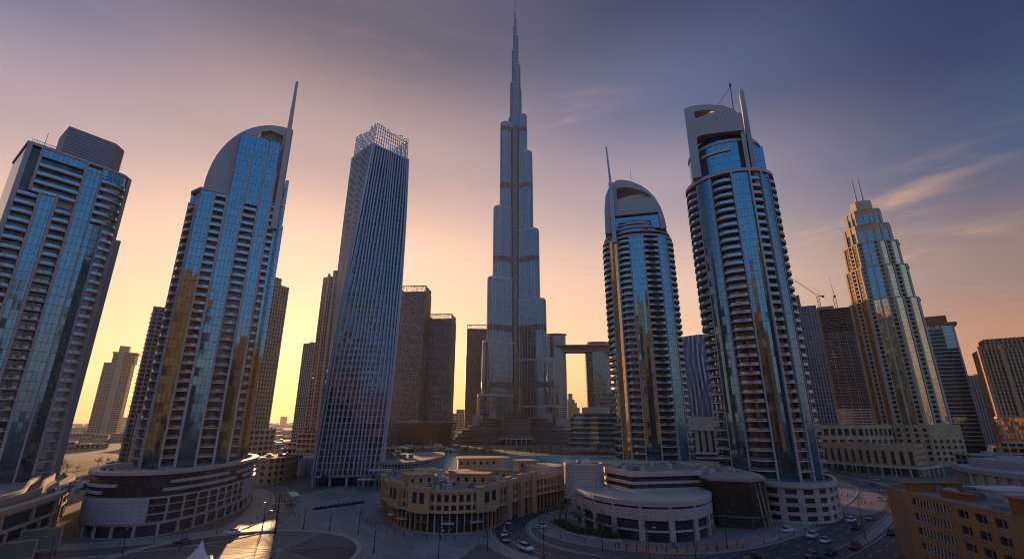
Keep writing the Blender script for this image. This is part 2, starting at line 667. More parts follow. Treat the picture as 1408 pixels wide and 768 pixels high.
M['board'] = rough_mat('faded_green_board', (.14, .19, .13), .6, .3, .4, 0)
M['ochre_pale'] = rough_mat('barrier_paint', (.36, .22, .12), .7, .2, .3, 0)
M['void'] = rough_mat('shaded_void', (.045, .04, .038), .9, .3, .3, 0)
M['kerb'] = rough_mat('kerb_stone', (.33, .30, .27), .8, .2, .5, .1)
M['line'] = rough_mat('road_paint', (.55, .52, .46), .7, .35, 1.2, 0)
M['tent'] = rough_mat('white_fabric', (.62, .60, .58), .7, .06, .3, 0)

# ------------------------------------------------------------------ ground, water, roads
def ground_mat():
    m, nt, b = new_mat('paved_ground')
    tc = nt.nodes.new("ShaderNodeTexCoord")

    def noise(s, d=5, r=.55):
        n = nt.nodes.new("ShaderNodeTexNoise")
        n.inputs['Scale'].default_value = s
        n.inputs['Detail'].default_value = d
        n.inputs['Roughness'].default_value = r
        nt.links.new(tc.outputs['Object'], n.inputs[0])
        return n.outputs[0]
    big = noise(.0035, 6)
    mid = noise(.05, 6)
    fine = noise(.9, 4)
    rp = nt.nodes.new("ShaderNodeValToRGB")
    rp.color_ramp.elements[0].position = .42
    rp.color_ramp.elements[0].color = (.085, .075, .065, 1)
    rp.color_ramp.elements[1].position = .62
    rp.color_ramp.elements[1].color = (.22, .165, .11, 1)
    nt.links.new(big, rp.inputs[0])
    v = math_node(nt, 'MULTIPLY_ADD', mid, 1.1, .45)
    v = math_node(nt, 'MULTIPLY', v, math_node(nt, 'MULTIPLY_ADD', fine, .5, .75))
    sc = nt.nodes.new("ShaderNodeVectorMath")
    sc.operation = 'SCALE'
    nt.links.new(rp.outputs[0], sc.inputs[0])
    nt.links.new(v, sc.inputs['Scale'])
    nt.links.new(sc.outputs[0], b.inputs['Base Color'])
    b.inputs['Roughness'].default_value = .85
    bp = nt.nodes.new("ShaderNodeBump")
    bp.inputs['Strength'].default_value = .4
    bp.inputs['Distance'].default_value = .15
    nt.links.new(mid, bp.inputs['Height'])
    nt.links.new(bp.outputs[0], b.inputs['Normal'])
    return m


def paving_mat(name, col, tile=2.0, rough=.55, var=.2, stain=.5):
    """paving with joints, big repair patches and stains; slightly polished"""
    m, nt, b = new_mat(name)
    tc = nt.nodes.new("ShaderNodeTexCoord")
    br = nt.nodes.new("ShaderNodeTexBrick")
    br.inputs['Scale'].default_value = 1 / tile
    br.inputs['Mortar Size'].default_value = .03
    br.inputs['Color1'].default_value = (*[c * (1 - var) for c in col], 1)
    br.inputs['Color2'].default_value = (*[c * (1 + var) for c in col], 1)
    br.inputs['Mortar'].default_value = (*[c * .45 for c in col], 1)
    nt.links.new(tc.outputs['Object'], br.inputs[0])
    n = nt.nodes.new("ShaderNodeTexNoise")
    n.inputs['Scale'].default_value = .07
    n.inputs['Detail'].default_value = 7
    n.inputs['Roughness'].default_value = .65
    nt.links.new(tc.outputs['Object'], n.inputs[0])
    v = math_node(nt, 'MULTIPLY_ADD', n.outputs[0], stain * 2, 1 - stain)
    sc = nt.nodes.new("ShaderNodeVectorMath")
    sc.operation = 'SCALE'
    nt.links.new(br.outputs[0], sc.inputs[0])
    nt.links.new(v, sc.inputs['Scale'])
    nt.links.new(sc.outputs[0], b.inputs['Base Color'])
    nt.links.new(math_node(nt, 'MULTIPLY_ADD', n.outputs[0], .5, rough - .25), b.inputs['Roughness'])
    bp = nt.nodes.new("ShaderNodeBump")
    bp.inputs['Strength'].default_value = .35
    bp.inputs['Distance'].default_value = .05
    nt.links.new(n.outputs[0], bp.inputs['Height'])
    nt.links.new(bp.outputs[0], b.inputs['Normal'])
    return m


M['ground'] = ground_mat()
M['plaza'] = paving_mat('plaza_paving', (.27, .24, .22), 2.4, .8, stain=.75)
M['walk'] = paving_mat('pavement_slabs', (.26, .24, .23), 1.2, .6)
M['walk_pink'] = paving_mat('pink_brick_paving', (.24, .195, .185), .6, .65)
M['asphalt'] = rough_mat('asphalt', (.045, .046, .05), .62, .35, .12, .3)
M['asphalt_old'] = rough_mat('worn_asphalt', (.075, .07, .068), .6, .4, .09, .3)
M['disc_a'] = paving_mat('plaza_disc_dark', (.075, .07, .068), 3.0, .72, stain=.7)
M['disc_b'] = paving_mat('plaza_disc_light', (.17, .15, .135), 3.0, .7, stain=.7)
M['disc_c'] = paving_mat('plaza_disc_mid', (.12, .105, .095), 3.0, .72, stain=.7)
M['sandy'] = rough_mat('bare_sand', (.24, .17, .115), .95, .45, .02, .3)
M['lawn'] = rough_mat('park_grass', (.045, .06, .025), .95, .5, .05, .3)


def struct(name, mb, mat):
    o = mb.build(name, M[mat])
    o['kind'] = 'structure'
    return o


def sheet(name, poly, z, mat):
    mb = MB()
    P = ccw(poly)
    mb.face([(p[0], p[1], z) for p in P], P)
    return struct(name, mb, mat)


def ribbon(name, path, w0, w1, z, mat, thick=0.0):
    """strip between two offsets of a path"""
    a, b = offset(path, w0), offset(path, w1)
    mb = MB()
    if thick:
        mb.band(b, a, z - thick, z)
    else:
        for i in range(len(path) - 1):
            mb.face([(*b[i], z), (*b[i + 1], z), (*a[i + 1], z), (*a[i], z)], [b[i], b[i + 1], a[i + 1], a[i]])
    return struct(name, mb, mat)


def dashes(path, off, z, on=3.0, gap=6.0, w=.18):
    p = offset(path, off)
    T = plen(p)
    mb = MB()
    s = 0
    while s + on < T:
        q = sub(p, s / T, (s + on) / T)
        a, b = offset(q, -w / 2), offset(q, w / 2)
        for i in range(len(q) - 1):
            mb.face([(*b[i], z), (*b[i + 1], z), (*a[i + 1], z), (*a[i], z)], [b[i], b[i + 1], a[i + 1], a[i]])
        s += on + gap
    struct('road_marking', mb, 'line')


def solid(path, off, z, w=.18):
    ribbon('road_marking', path, off - w / 2, off + w / 2, z, 'line')


mb = MB()
mb.face([(-40000, -40000, 0), (40000, -40000, 0), (40000, 40000, 0), (-40000, 40000, 0)], [(0, 0)] * 4)
struct('ground', mb, 'ground')

# lake
mw, nt, b = new_mat('lake_water')
b.inputs['Base Color'].default_value = (.045, .28, .30, 1)
b.inputs['Roughness'].default_value = .2
b.inputs['IOR'].default_value = 1.33
b.inputs['Specular IOR Level'].default_value = .2
tcw = nt.nodes.new("ShaderNodeTexCoord")
nn = nt.nodes.new("ShaderNodeTexNoise")
nn.inputs['Scale'].default_value = .35
nn.inputs['Detail'].default_value = 4
nt.links.new(tcw.outputs['Object'], nn.inputs[0])
bp = nt.nodes.new("ShaderNodeBump")
bp.inputs['Strength'].default_value = .9
bp.inputs['Distance'].default_value = .6
nt.links.new(nn.outputs[0], bp.inputs['Height'])
nt.links.new(bp.outputs[0], b.inputs['Normal'])
M['water'] = mw
LAKE = smooth_path([(-104, 476), (-60, 482), (0, 478), (60, 482), (120, 478), (190, 470), (230, 440), (190, 380), (110, 300), (70, 282), (30, 284), (-8, 270), (-44, 268), (-44, 300), (-44, 336), (-58, 360), (-92, 380), (-118, 430)], 5, True)
sheet('lake', LAKE, .008, 'water')
ribbon('quay_edge', LAKE + [LAKE[0]], -1.2, .0, .7, 'kerb', .7)
ribbon('lakeside_promenade', LAKE + [LAKE[0]], -14, -1.2, .05, 'walk')

# plaza around the roundabout area
PLZ = [(-92, 262), (-101, 230), (-96, 205), (-84, 180), (-78, 168), (-92, 150), (-120, 132), (-130, 110), (-20, 100), (-14, 128), (-8, 150), (-20, 150), (-38, 158), (-50, 175), (-60, 200), (-62, 225), (-58, 250), (-60, 262)]
sheet('plaza', PLZ, .006, 'plaza')
sheet('pavement', [(-64, 262), (-66, 225), (-63, 198), (-52, 170), (-38, 152), (-22, 144), (-4, 146), (6, 165), (16, 182), (28, 200), (32, 235), (24, 262)], .010, 'walk')

# service road round the left podium
ROAD_A = smooth_path([(-150, 118), (-124, 131), (-103, 140), (-88, 150), (-81, 163), (-83, 180), (-92, 205), (-104, 232), (-122, 256), (-150, 268)], 8)
ribbon('service_road', ROAD_A, -4.5, 4.5, .016, 'asphalt_old')
dashes(ROAD_A, 0, .021)
ribbon('kerb', ROAD_A, -5.0, -4.5, .14, 'kerb', .14)
ribbon('kerb', ROAD_A, 4.5, 5.0, .14, 'kerb', .14)
ribbon('pavement', ROAD_A, -13, -5.0, .12, 'walk', .12)
# curving tracks in the plaza
for pts, w in (([(-84, 204), (-76, 196), (-71, 184), (-72, 172), (-80, 162), (-92, 156)], 2.2), ([(-70, 205), (-64, 194), (-64, 178), (-72, 166), (-82, 158)], 1.2), ([(-60, 240), (-62, 215), (-57, 195), (-48, 178), (-38, 166), (-30, 150), (-26, 130), (-26, 112)], 1.1),
                ([(-72, 250), (-70, 225), (-66, 205), (-57, 192)], .8), ([(-90, 232), (-80, 226), (-70, 224)], .8)):
    ribbon('paving_band', smooth_path(pts, 8), -w, w, .022, 'walk_pink')
# round plaza disc
DC, DR = (-70, 131), 31.0
ring = [(DC[0] + DR * math.cos(R(a)), DC[1] + DR * math.sin(R(a))) for a in range(0, 361, 6)]
rin = [(DC[0] + (DR - 1.3) * math.cos(R(a)), DC[1] + (DR - 1.3) * math.sin(R(a))) for a in range(0, 361, 6)]
mb = MB()
mb.band(ring, rin, 0, .35)
struct('kerb_ring', mb, 'kerb')
ribbon('kerb', ring, .0, 2.4, .026, 'walk')
hub = (-62, 139)
for k in range(9):
    a0, a1 = k * 40 - 12, (k + 1) * 40 - 12
    pts = [hub] + [(DC[0] + (DR - 1.3) * math.cos(R(lerp(a0, a1, s / 6))), DC[1] + (DR - 1.3) * math.sin(R(lerp(a0, a1, s / 6)))) for s in range(7)]
    sheet('plaza_disc', pts, .014 + .004 * (k % 2), ('disc_a', 'disc_b', 'disc_c')[(k * 2) % 3])
for k in range(9):
    a = R(k * 40 - 12)
    p = (DC[0] + (DR - 1.3) * math.cos(a), DC[1] + (DR - 1.3) * math.sin(a))
    ribbon('paving_seam', [hub, p], -.15, .15, .034, 'kerb')

# main road
ROAD_M = smooth_path([(-30, 92), (10, 108), (40, 113), (72, 127), (100, 148), (135, 182), (172, 222), (196, 258), (206, 300), (196, 345), (160, 400)], 8)
ribbon('main_road', ROAD_M, -17, 17, .018, 'asphalt')
for off in (-13.2, -9.8, -6.4, 5.6, 9.2, 12.8):
    dashes(ROAD_M, off, .023, 3, 5)
for off in (-16.4, -2.2, 2.2, 16.4):
    solid(ROAD_M, off, .0235)
ribbon('road_median', sub(ROAD_M, .30, 1), -1.4, 1.4, .15, 'walk', .15)
ribbon('kerb', sub(ROAD_M, .25, 1), -17.6, -17.0, .15, 'kerb', .15)
ribbon('kerb', ROAD_M, 17.0, 17.6, .15, 'kerb', .15)
ribbon('pavement', sub(ROAD_M, .24, .8), -23.5, -17.6, .13, 'walk', .13)
# curved road round the drum building
ROAD_B = smooth_path([(60, 300), (40, 240), (27, 214), (12, 196), (2, 180), (-.5, 163), (3, 146), (14, 132), (32, 124), (50, 122)], 8)
ribbon('curved_road', ROAD_B, -5.8, 5.8, .020, 'asphalt')
dashes(ROAD_B, 0, .025, 2.2, 2.8)
solid(ROAD_B, -5.2, .025)
solid(ROAD_B, 5.2, .025)
for off, w in ((-6.3, .6), (5.8, .6)):
    ribbon('kerb', sub(ROAD_B, .12, .86), off, off + w, .15, 'kerb', .15)
ribbon('lane_divider', sub(ROAD_B, .35, .8), 1.8, 2.2, .13, 'kerb', .11)
ribbon('pavement', sub(ROAD_B, .12, .86), 6.4, 10.4, .10, 'walk', .1)
# forecourt of the drum building
FC = smooth_path([(14, 196), (9, 181), (8, 166), (12, 153), (22, 143), (36, 136.5), (52, 136), (66, 141), (80, 150), (100, 166)], 6) + [(96, 176), (84, 182), (60, 185), (30, 200)]
sheet('forecourt', FC, .028, 'walk_pink')
ribbon('kerb', FC[:-4], -.4, .0, .15, 'kerb', .15)
# fan-shaped pavement right of the round podium
FAN = smooth_path([(128, 186), (140, 194), (158, 214), (172, 236), (178, 262), (170, 284), (150, 292)], 6) + [(132, 262), (128, 220), (122, 200)]
sheet('forecourt', FAN, .030, 'walk_pink')
for s, r in ((.35, 1.0), (.6, .8), (.8, .8)):
    c = smooth_path([(lerp(128, x, s), lerp(225, y, s)) for x, y in ((140, 194), (158, 214), (172, 236), (178, 262), (170, 284))], 6)
    ribbon('paving_band', c, -r, r, .036, 'walk')
# road beyond with the last sun on it
ROAD_C = smooth_path([(110, 300), (150, 302), (190, 292), (240, 270), (300, 262), (380, 300)], 6)
ribbon('side_road', ROAD_C, -6, 6, .040, 'asphalt_old')
ribbon('kerb', ROAD_C, 6, 6.5, .15, 'kerb', .12)
dashes(ROAD_C, 0, .045)
# car park right of the main road
sheet('car_park', [(90, 108), (84, 122), (96, 131), (122, 160), (160, 205), (215, 190), (150, 100)], .012, 'asphalt_old')
# park and sand beyond the left podiums
sheet('park_lawn', smooth_path([(-210, 290), (-170, 270), (-190, 320), (-260, 400), (-340, 420), (-420, 400), (-330, 330)], 5, True), .010, 'lawn')
sheet('sand_flat', smooth_path([(-330, 430), (-260, 410), (-300, 520), (-420, 700), (-700, 720), (-600, 480), (-430, 420)], 5, True), .012, 'sandy')
sheet('far_shore_lawn', [(-110, 494), (170, 494), (176, 512), (60, 520), (40, 560), (-60, 590), (-130, 540)], .014, 'lawn')

# ------------------------------------------------------------------ tower facades
def resample(path, n):
    return [sub(path, 0, 1)[0]] + [sub(path, 0, (i + 1) / n)[-1] for i in range(n)]


class Tower:
    """a tower under one Empty; facade() hangs bays of glass, pilasters and balconies along a plan path"""

    def __init__(self, name, label, loc, rot, group=None, fh=3.6, glass='glass_blue', conc='conc', slab='slab', parapet='glass', cat='tower'):
        self.root = thing(name, label, cat, loc, rot, group)
        self.loc = loc
        self.rot = rot
        self.fh = fh
        self.glass = glass
        self.conc = conc
        self.slab = slab
        self.parapet = parapet
        self.bal = []

    def part(self, name, mb, mat, parent=None):
        return mb.build(name, [M[k] for k in mat] if isinstance(mat, (list, tuple)) else M[mat], parent or self.root)

    def balcony_geo(self, mb, outer, inner, z):
        n = len(outer)
        mb.cur = 0
        if self.parapet == 'solid':
            mb.band(outer, inner, z, z + 1.15)
            return
        mb.band(outer, inner, z, z + .42)
        mb.cur = 1
        mb.band(offset(outer, -.06), offset(outer, -.16), z + .42, z + 1.35)

    def facade(self, path, z0, z1, bays, depth=1.5):
        for b in bays:
            t0, t1, k = b[:3]
            o = b[3] if len(b) > 3 else {}
            a, c = o.get('z0', z0), o.get('z1', z1)
            p = sub(path, t0, t1)
            if k == 'G':
                mb = MB()
                mb.band(offset(p, o.get('out', 0.0)), offset(p, -depth), a, c)
                self.part('curtain_wall', mb, o.get('mat', self.glass))
            elif k == 'P':
                mb = MB()
                mb.band(offset(p, o.get('out', .5)), offset(p, -depth - .1), a, c)
                self.part('pilaster', mb, o.get('mat', self.conc))
            elif k == 'S':
                mb = MB()
                mb.band(p, offset(p, -depth), a, c)
                self.part('wall_panel', mb, o.get('mat', self.conc))
            elif k == 'B':
                d = o.get('rec', 1.3)
                mb = MB()
                mb.wall(offset(p, -d), a, c)
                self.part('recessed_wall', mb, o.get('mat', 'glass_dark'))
                q = resample(p, 6)
                m = len(q) - 1
                base = o.get('out', .35)
                bul = o.get('bulge', .5)
                inner = offset(q, -d - .05)
                outer = []
                for i in range(m + 1):
                    outer.append(offset(q, base + bul * math.sin(math.pi * i / m))[i])
                fh = self.fh
                nf = int((c - a - .3) / fh)
                for f in range(nf + 1):
                    z = a + f * fh
                    if z + 1.3 > c:
                        break
                    self.bal.append((outer, inner, z))

    def finish(self, limit=96):
        """nearest balconies become parts of their own, the rest one stuff part"""
        if not self.bal:
            return
        ca, sa = math.cos(self.rot), math.sin(self.rot)

        def dist(b):
            x, y = b[0][3]
            wx, wy = self.loc[0] + x * ca - y * sa, self.loc[1] + x * sa + y * ca
            return math.dist((wx, wy, b[2] + self.loc[2]), (0, 0, CAM_H))
        mats = [self.slab, 'glass_balustrade']
        self.bal.sort(key=dist)
        cache = {}
        for b in self.bal[:limit]:
            key = id(b[0])
            key = (b[0][0], b[0][-1])
            if key not in cache:
                mb = MB()
                self.balcony_geo(mb, b[0], b[1], 0)
                cache[key] = mb.mesh('balcony', [M[k] for k in mats])
            o = bpy.data.objects.new('balcony', cache[key])
            o.location = (0, 0, b[2])
            COL.objects.link(o)
            o.parent = self.root
        if len(self.bal) > limit:
            mb = MB()
            for b in self.bal[limit:]:
                self.balcony_geo(mb, b[0], b[1], b[2])
            o = self.part('balcony_tiers', mb, mats)
            o['kind'] = 'stuff'


def rect(x0, x1, y0, y1):
    return [(x0, y0), (x1, y0), (x1, y1), (x0, y1)]


# ---------------------------------------------------------------- tower at the left edge
def tower_left_edge():
    W = 34.0
    t = Tower('residential_tower', 'blue glass balcony tower at the left edge with a slatted roof box', (-179, 171, 0), R(55))
    z0, zt = 4, 137
    r = t.root
    body = MB()
    body.prism([(-16, 1.5), (13.5, 1.5), (16, 5), (16, 26), (-16, 26)], z0, zt - .6)
    t.part('core', body, 'conc')
    F = [(-17, 0), (8, 0), (14, 1.6), (17, 4.5)]
    T = lambda x: x
    low = zt - 19
    t.facade(F, z0, low, [
        (0, .035, 'P'), (.035, .20, 'B'), (.20, .225, 'P', {'z1': low + 1}), (.225, .335, 'G', {'z1': low}), (.335, .36, 'P', {'z1': low + 1}),
        (.36, .50, 'B', {'z1': low - 3}), (.50, .525, 'P', {'z1': zt}), (.525, .655, 'G', {'z1': zt - 2}), (.655, .67, 'P', {'z1': zt}),
        (.67, .785, 'G', {'z1': zt - 26}), (.785, .805, 'P', {'z1': zt - 25}), (.805, .95, 'B', {'z1': zt - 26}), (.95, 1, 'P', {'z1': zt})])
    t.facade(F, low, zt, [(0, .035, 'P'), (.035, .11, 'G', {'mat': 'glass_dark', 'out': -1}), (.11, .135, 'P'), (.135, .50, 'B', {'z1': zt - 4, 'bulge': .2}),
                          (.135, .50, 'G', {'z0': zt - 4, 'z1': zt - .5}), (.67, .945, 'B', {'z0': zt - 25, 'z1': zt - 5, 'bulge': .9}), (.67, .95, 'G', {'z0': zt - 5, 'z1': zt - .5})])
    t.facade([(17, 4.5), (17, 26), (-17, 26), (-17, 0)], z0, zt, [(0, .06, 'G'), (.06, .08, 'P'), (.08, .2, 'B'), (.2, .22, 'P'), (.22, .62, 'G'), (.62, 1, 'G')])
    mb = MB()
    mb.prism([(17.5, 10), (20.5, 10), (20.5, 24), (17.5, 24)], z0, zt - 27)
    t.part('side_wing', mb, 'conc_panel')
    mb = MB()
    mb.prism(offset([(-17, 0), (8, 0), (14, 1.6), (17, 4.5), (17, 26), (-17, 26)], .3, True), zt - .6, zt + .5)
    t.part('roof_slab', mb, 'conc')
    mb = MB()
    mb.prism([(-7, 5), (9, 5), (13, 9), (13, 20), (-7, 20)], zt + .5, zt + 15)
    c = t.part('roof_box', mb, 'screen')
    sl = MB()
    P = offset([(-7, 5), (9, 5), (13, 9), (13, 20), (-7, 20)], .25, True)
    for k in range(12):
        z = zt + 1.2 + k * 1.15
        sl.band(P[:4], offset(P, -.22, True)[:4], z, z + .5)
    sl.build('louvre', M['metal'], c)
    mb = MB()
    for k in range(12):
        x = -16 + k * .7
        mb.beam((x, 2, zt + .5), (x, 2, zt + 2.6), .12)
    mb.beam((-16, 2, zt + 2.6), (-8, 2, zt + 2.6), .15)
    mb.beam((-16, 2, zt + 1.6), (-8, 2, zt + 1.6), .1)
    t.part('railing', mb, 'metal')
    mb = MB()
    mb.tube((-12, 6, zt), (-12, 6, zt + 9), .15, .08, 6)
    t.part('antenna', mb, 'metal')
    t.finish()


# ---------------------------------------------------------------- tower with the quarter arch and blade on the left
def tower_blade():
    t = Tower('arched_tower', 'blue glass tower with quarter-round crown and one tall slanted blade, left of the twisted tower', (-126, 196, 0), R(33), parapet='glass')
    z0, zs = 15.5, 132.5
    F = [(-16.5, 0), (17, 0)]
    body = MB()
    body.prism([(-16, 1.6), (16.6, 1.6), (16.6, 26), (-19, 26), (-19, 8)], z0, zs)
    t.part('core', body, 'conc')
    t.facade(F, z0, zs, [(0, .005, 'P'), (.005, .16, 'G'), (.16, .18, 'P', {'out': .25}), (.18, .30, 'B', {'bulge': .15}), (.30, .33, 'P', {'out': .9}),
                         (.33, .50, 'G', {'z1': 166, 'out': .4}), (.50, .525, 'P', {'z1': 158, 'out': .9}), (.525, .68, 'B', {'z1': 130, 'bulge': .2}), (.525, .68, 'G', {'z0': 130, 'z1': 166, 'out': .4}),
                         (.68, .705, 'P', {'z1': 158, 'out': .9}), (.705, .83, 'G', {'z1': 166, 'out': .4}), (.83, .855, 'P', {'z1': 150, 'out': .9}),
                         (.855, .925, 'B', {'bulge': .1}), (.925, 1, 'G')])
    # chamfered left side with small balconies
    t.facade([(-20, 7), (-16.5, 0)], z0, zs - 5, [(0, .08, 'P'), (.08, .9, 'B', {'bulge': .5, 'out': .5}), (.9, 1, 'P')])
    t.facade([(17, 0), (17, 26), (-20, 26), (-20, 7)], z0, zs, [(0, 1, 'G')])
    mb = MB()
    mb.prism(offset([(-16.5, 0), (17, 0), (17, 26), (-20, 26), (-20, 7)], .35, True), zs, zs + 1)
    t.part('roof_slab', mb, 'conc')
    mb = MB()
    mb.prism(rect(-5, 11.8, 1.5, 14), zs + 1, 165.6)
    t.part('upper_block', mb, 'glass_blue')
    # quarter-round crown plate
    cx, rx, rz = 13.0, 29.0, 44.0
    zb = zs + 1
    outer = [(cx - rx * math.cos(R(a)), zb + rz * math.sin(R(a)) ** .93) for a in range(0, 91, 6)]
    inner = [(cx - (rx - 9) * math.cos(R(a)), zb + (rz - 11) * math.sin(R(a)) ** .93) for a in range(0, 91, 6)]
    out = outer + [(16.6, zb + rz), (16.6, zb)] + [(cx - rx + 9, zb)]
    hole = [(1, 166.8), (12.6, 163.5), (12.6, 172.6), (6.5, 173.4), (2.8, 171.4)]
    mb = MB()
    pts = list(reversed(outer))
    pl = [(cx - rx + 12.5, zb), (16.6, zb), (16.6, zb + rz)] + pts
    mb.plate(pl, 3, 16, [hole])
    t.part('arch_crown', mb, 'conc_panel')
    mb = MB()
    for k in range(9):
        mb.beam((4 + k, 5, 164), (5 + k, 5, 173), .18)
    for k in range(5):
        mb.beam((4, 5.2, 165 + k * 1.8), (13.5, 5.2, 164.4 + k * 1.8), .18)
    t.part('crown_lattice', mb, 'metal')
    mb = MB()
    mb.prism(rect(17.1, 18.6, 6, 20), z0, 150)
    mb.prism(rect(17.1, 19.4, 9, 22), z0, 126)
    t.part('side_block', mb, 'glass_blue')
    # blade
    mb = MB()
    P = [(14.6, -1.2), (17.2, -1.2), (17.2, 5), (14.6, 5)]
    levels = [(120, 1.0), (152, .9), (180, .68), (205, .42)]
    for (za, sa_), (zb_, sb) in zip(levels, levels[1:]):
        q = [[(14.6 + (p[0] - 16) * s, 1.5 + (p[1] - 1.9) * s, z) for p in P] for z, s in ((za, sa_), (zb_, sb))]
        for i in range(4):
            j = (i + 1) % 4
            mb.face([q[0][i], q[0][j], q[1][j], q[1][i]], [(0, za), (2, za), (2, zb_), (0, zb_)])
    mb.face(q[1], [(0, 0)] * 4)
    t.part('blade_spire', mb, 'conc_panel')
    t.finish()


# ---------------------------------------------------------------- twisted tower
def tower_twisted():
    t = Tower('twisted_tower', 'grey twisted tower of vertical ribs with an open lattice crown', (-91, 282, 0), 0.0)
    H_, nf = 206.0, 60
    fh = H_ / nf
    N = 15

    def corners(z):
        k = z / 225
        a0 = lerp(-124, -85, k)
        rr = lerp(24.0, 17.6, k) * (1 + .06 * math.sin(math.pi * min(k, 1)))
        return [(rr * math.cos(R(a0 + 90 * i)), rr * math.sin(R(a0 + 90 * i))) for i in range(4)]
    glass = MB()
    for f in range(nf):
        za, zb = 5 + f * fh * (H_ - 5) / H_, 5 + (f + 1) * fh * (H_ - 5) / H_
        A, B = corners(za), corners(zb)
        for i in range(4):
            j = (i + 1) % 4
            glass.face([(*A[i], za), (*A[j], za), (*B[j], zb), (*B[i], zb)], [(i * 40, za), (i * 40 + 33, za), (i * 40 + 33, zb), (i * 40, zb)])
    C5 = corners(H_)
    glass.face([(*p, H_) for p in C5], C5)
    t.part('curtain_wall', glass, 'glass_twist')
    slabs = MB()
    for f in range(1, nf + 1):
        z = 5 + f * (H_ - 5) / nf
        q = [(p[0] * 1.015, p[1] * 1.015) for p in corners(z)]
        slabs.prism(q, z - .35, z + .15)
    t.part('floor_bands', slabs, 'twist').name = 'floor_banding'
    for i in range(4):
        mb = MB()
        rnd = random.Random(i)
        j = (i + 1) % 4
        for k in range(N):
            u = (k + .5) / N if k else .02
            prev = None
            jit = 0
            for f in range(0, nf + 1, 1):
                z = 5 + f * (H_ - 5) / nf
                c = corners(z)
                # ribs lean and jog a little from floor to floor
                wv = math.sin(z * .05 + k * .9) * .012 + (rnd.random() - .5) * .006
                uu = min(max(u + wv, .01), .99)
                x, y = lerp(c[i][0], c[j][0], uu), lerp(c[i][1], c[j][1], uu)
                nx, ny = (c[j][1] - c[i][1]), -(c[j][0] - c[i][0])
                l = math.hypot(nx, ny)
                nx, ny = nx / l, ny / l
                tx, ty = -ny, nx
                w = .4
                q = [(x - tx * w + nx * -.1, y - ty * w + ny * -.1), (x - tx * w + nx * 1.5, y - ty * w + ny * 1.5), (x + tx * w + nx * 1.5, y + ty * w + ny * 1.5), (x + tx * w - nx * .1, y + ty * w - ny * .1)]
                if prev:
                    zp, qp = prev
                    for a, b in ((0, 1), (1, 2), (2, 3)):
                        mb.face([(*qp[a], zp), (*qp[b], zp), (*q[b], z), (*q[a], z)][::1], [(0, zp), (1, zp), (1, z), (0, z)])
                prev = (z, q)
        t.part('rib_screen', mb, 'twist')
    for i in range(4):
        mb = MB()
        prev = None
        for f in range(0, nf + 1, 2):
            z = 5 + f * (H_ - 5) / nf
            p = corners(z)[i]
            p = (p[0] * 1.03, p[1] * 1.03, z)
            if prev:
                mb.beam(prev, p, 1.2)
            prev = p
        t.part('corner_post', mb, 'twist')
    # open lattice crown, uneven height
    for i in range(4):
        mb = MB()
        rnd = random.Random(50 + i)
        j = (i + 1) % 4
        n = 15
        c0, c1 = corners(H_), corners(H_ + 16)
        tops = []
        for k in range(n + 1):
            u = k / n
            top = H_ + 14.5 + 1.8 * abs(math.cos(math.pi * u)) + rnd.uniform(-.8, .8)
            x0, y0 = lerp(c0[i][0], c0[j][0], u), lerp(c0[i][1], c0[j][1], u)
            x1, y1 = lerp(c1[i][0], c1[j][0], u), lerp(c1[i][1], c1[j][1], u)
            mb.beam((x0, y0, H_ - 1), (x1, y1, top), .42)
            tops.append((x1, y1, top))
        for h in (2.6, 5.4, 8.2, 11.0, 13.5):
            for k in range(n):
                p, q = tops[k], tops[k + 1]
                if rnd.random() < .85:
                    mb.beam((p[0], p[1], H_ + h), (q[0], q[1], H_ + h), .3)
        for k in range(n):
            if rnd.random() < .75:
                mb.beam(tops[k], tops[k + 1], .35)
        t.part('crown_lattice', mb, 'twist')
    # entrance piers and base ring
    c = corners(5)
    for i in range(4):
        j = (i + 1) % 4
        for k in range(5):
            mb = MB()
            u = k / 4
            if k == 4:
                continue
            mb.box(lerp(c[i][0], c[j][0], u), lerp(c[i][1], c[j][1], u), 0, 1.2, 1.2, 4.6)
            t.part('base_column', mb, 'conc')
    mb = MB()
    mb.prism([(p[0] * .8, p[1] * .8) for p in c], 0, 4.6)
    t.part('lobby', mb, 'glass_dark')
    mb = MB()
    mb.prism([(p[0] * 1.06, p[1] * 1.06) for p in c], 4.5, 5.3)
    t.part('base_ledge', mb, 'conc')


M['glass_twist'] = glass_mat('twisted_tower_glass', (.10, .15, .20), 2.6, 3.55, frame=(.1, .11, .12), jitter=.04, dark=.8, metal=.7, rough=.12)


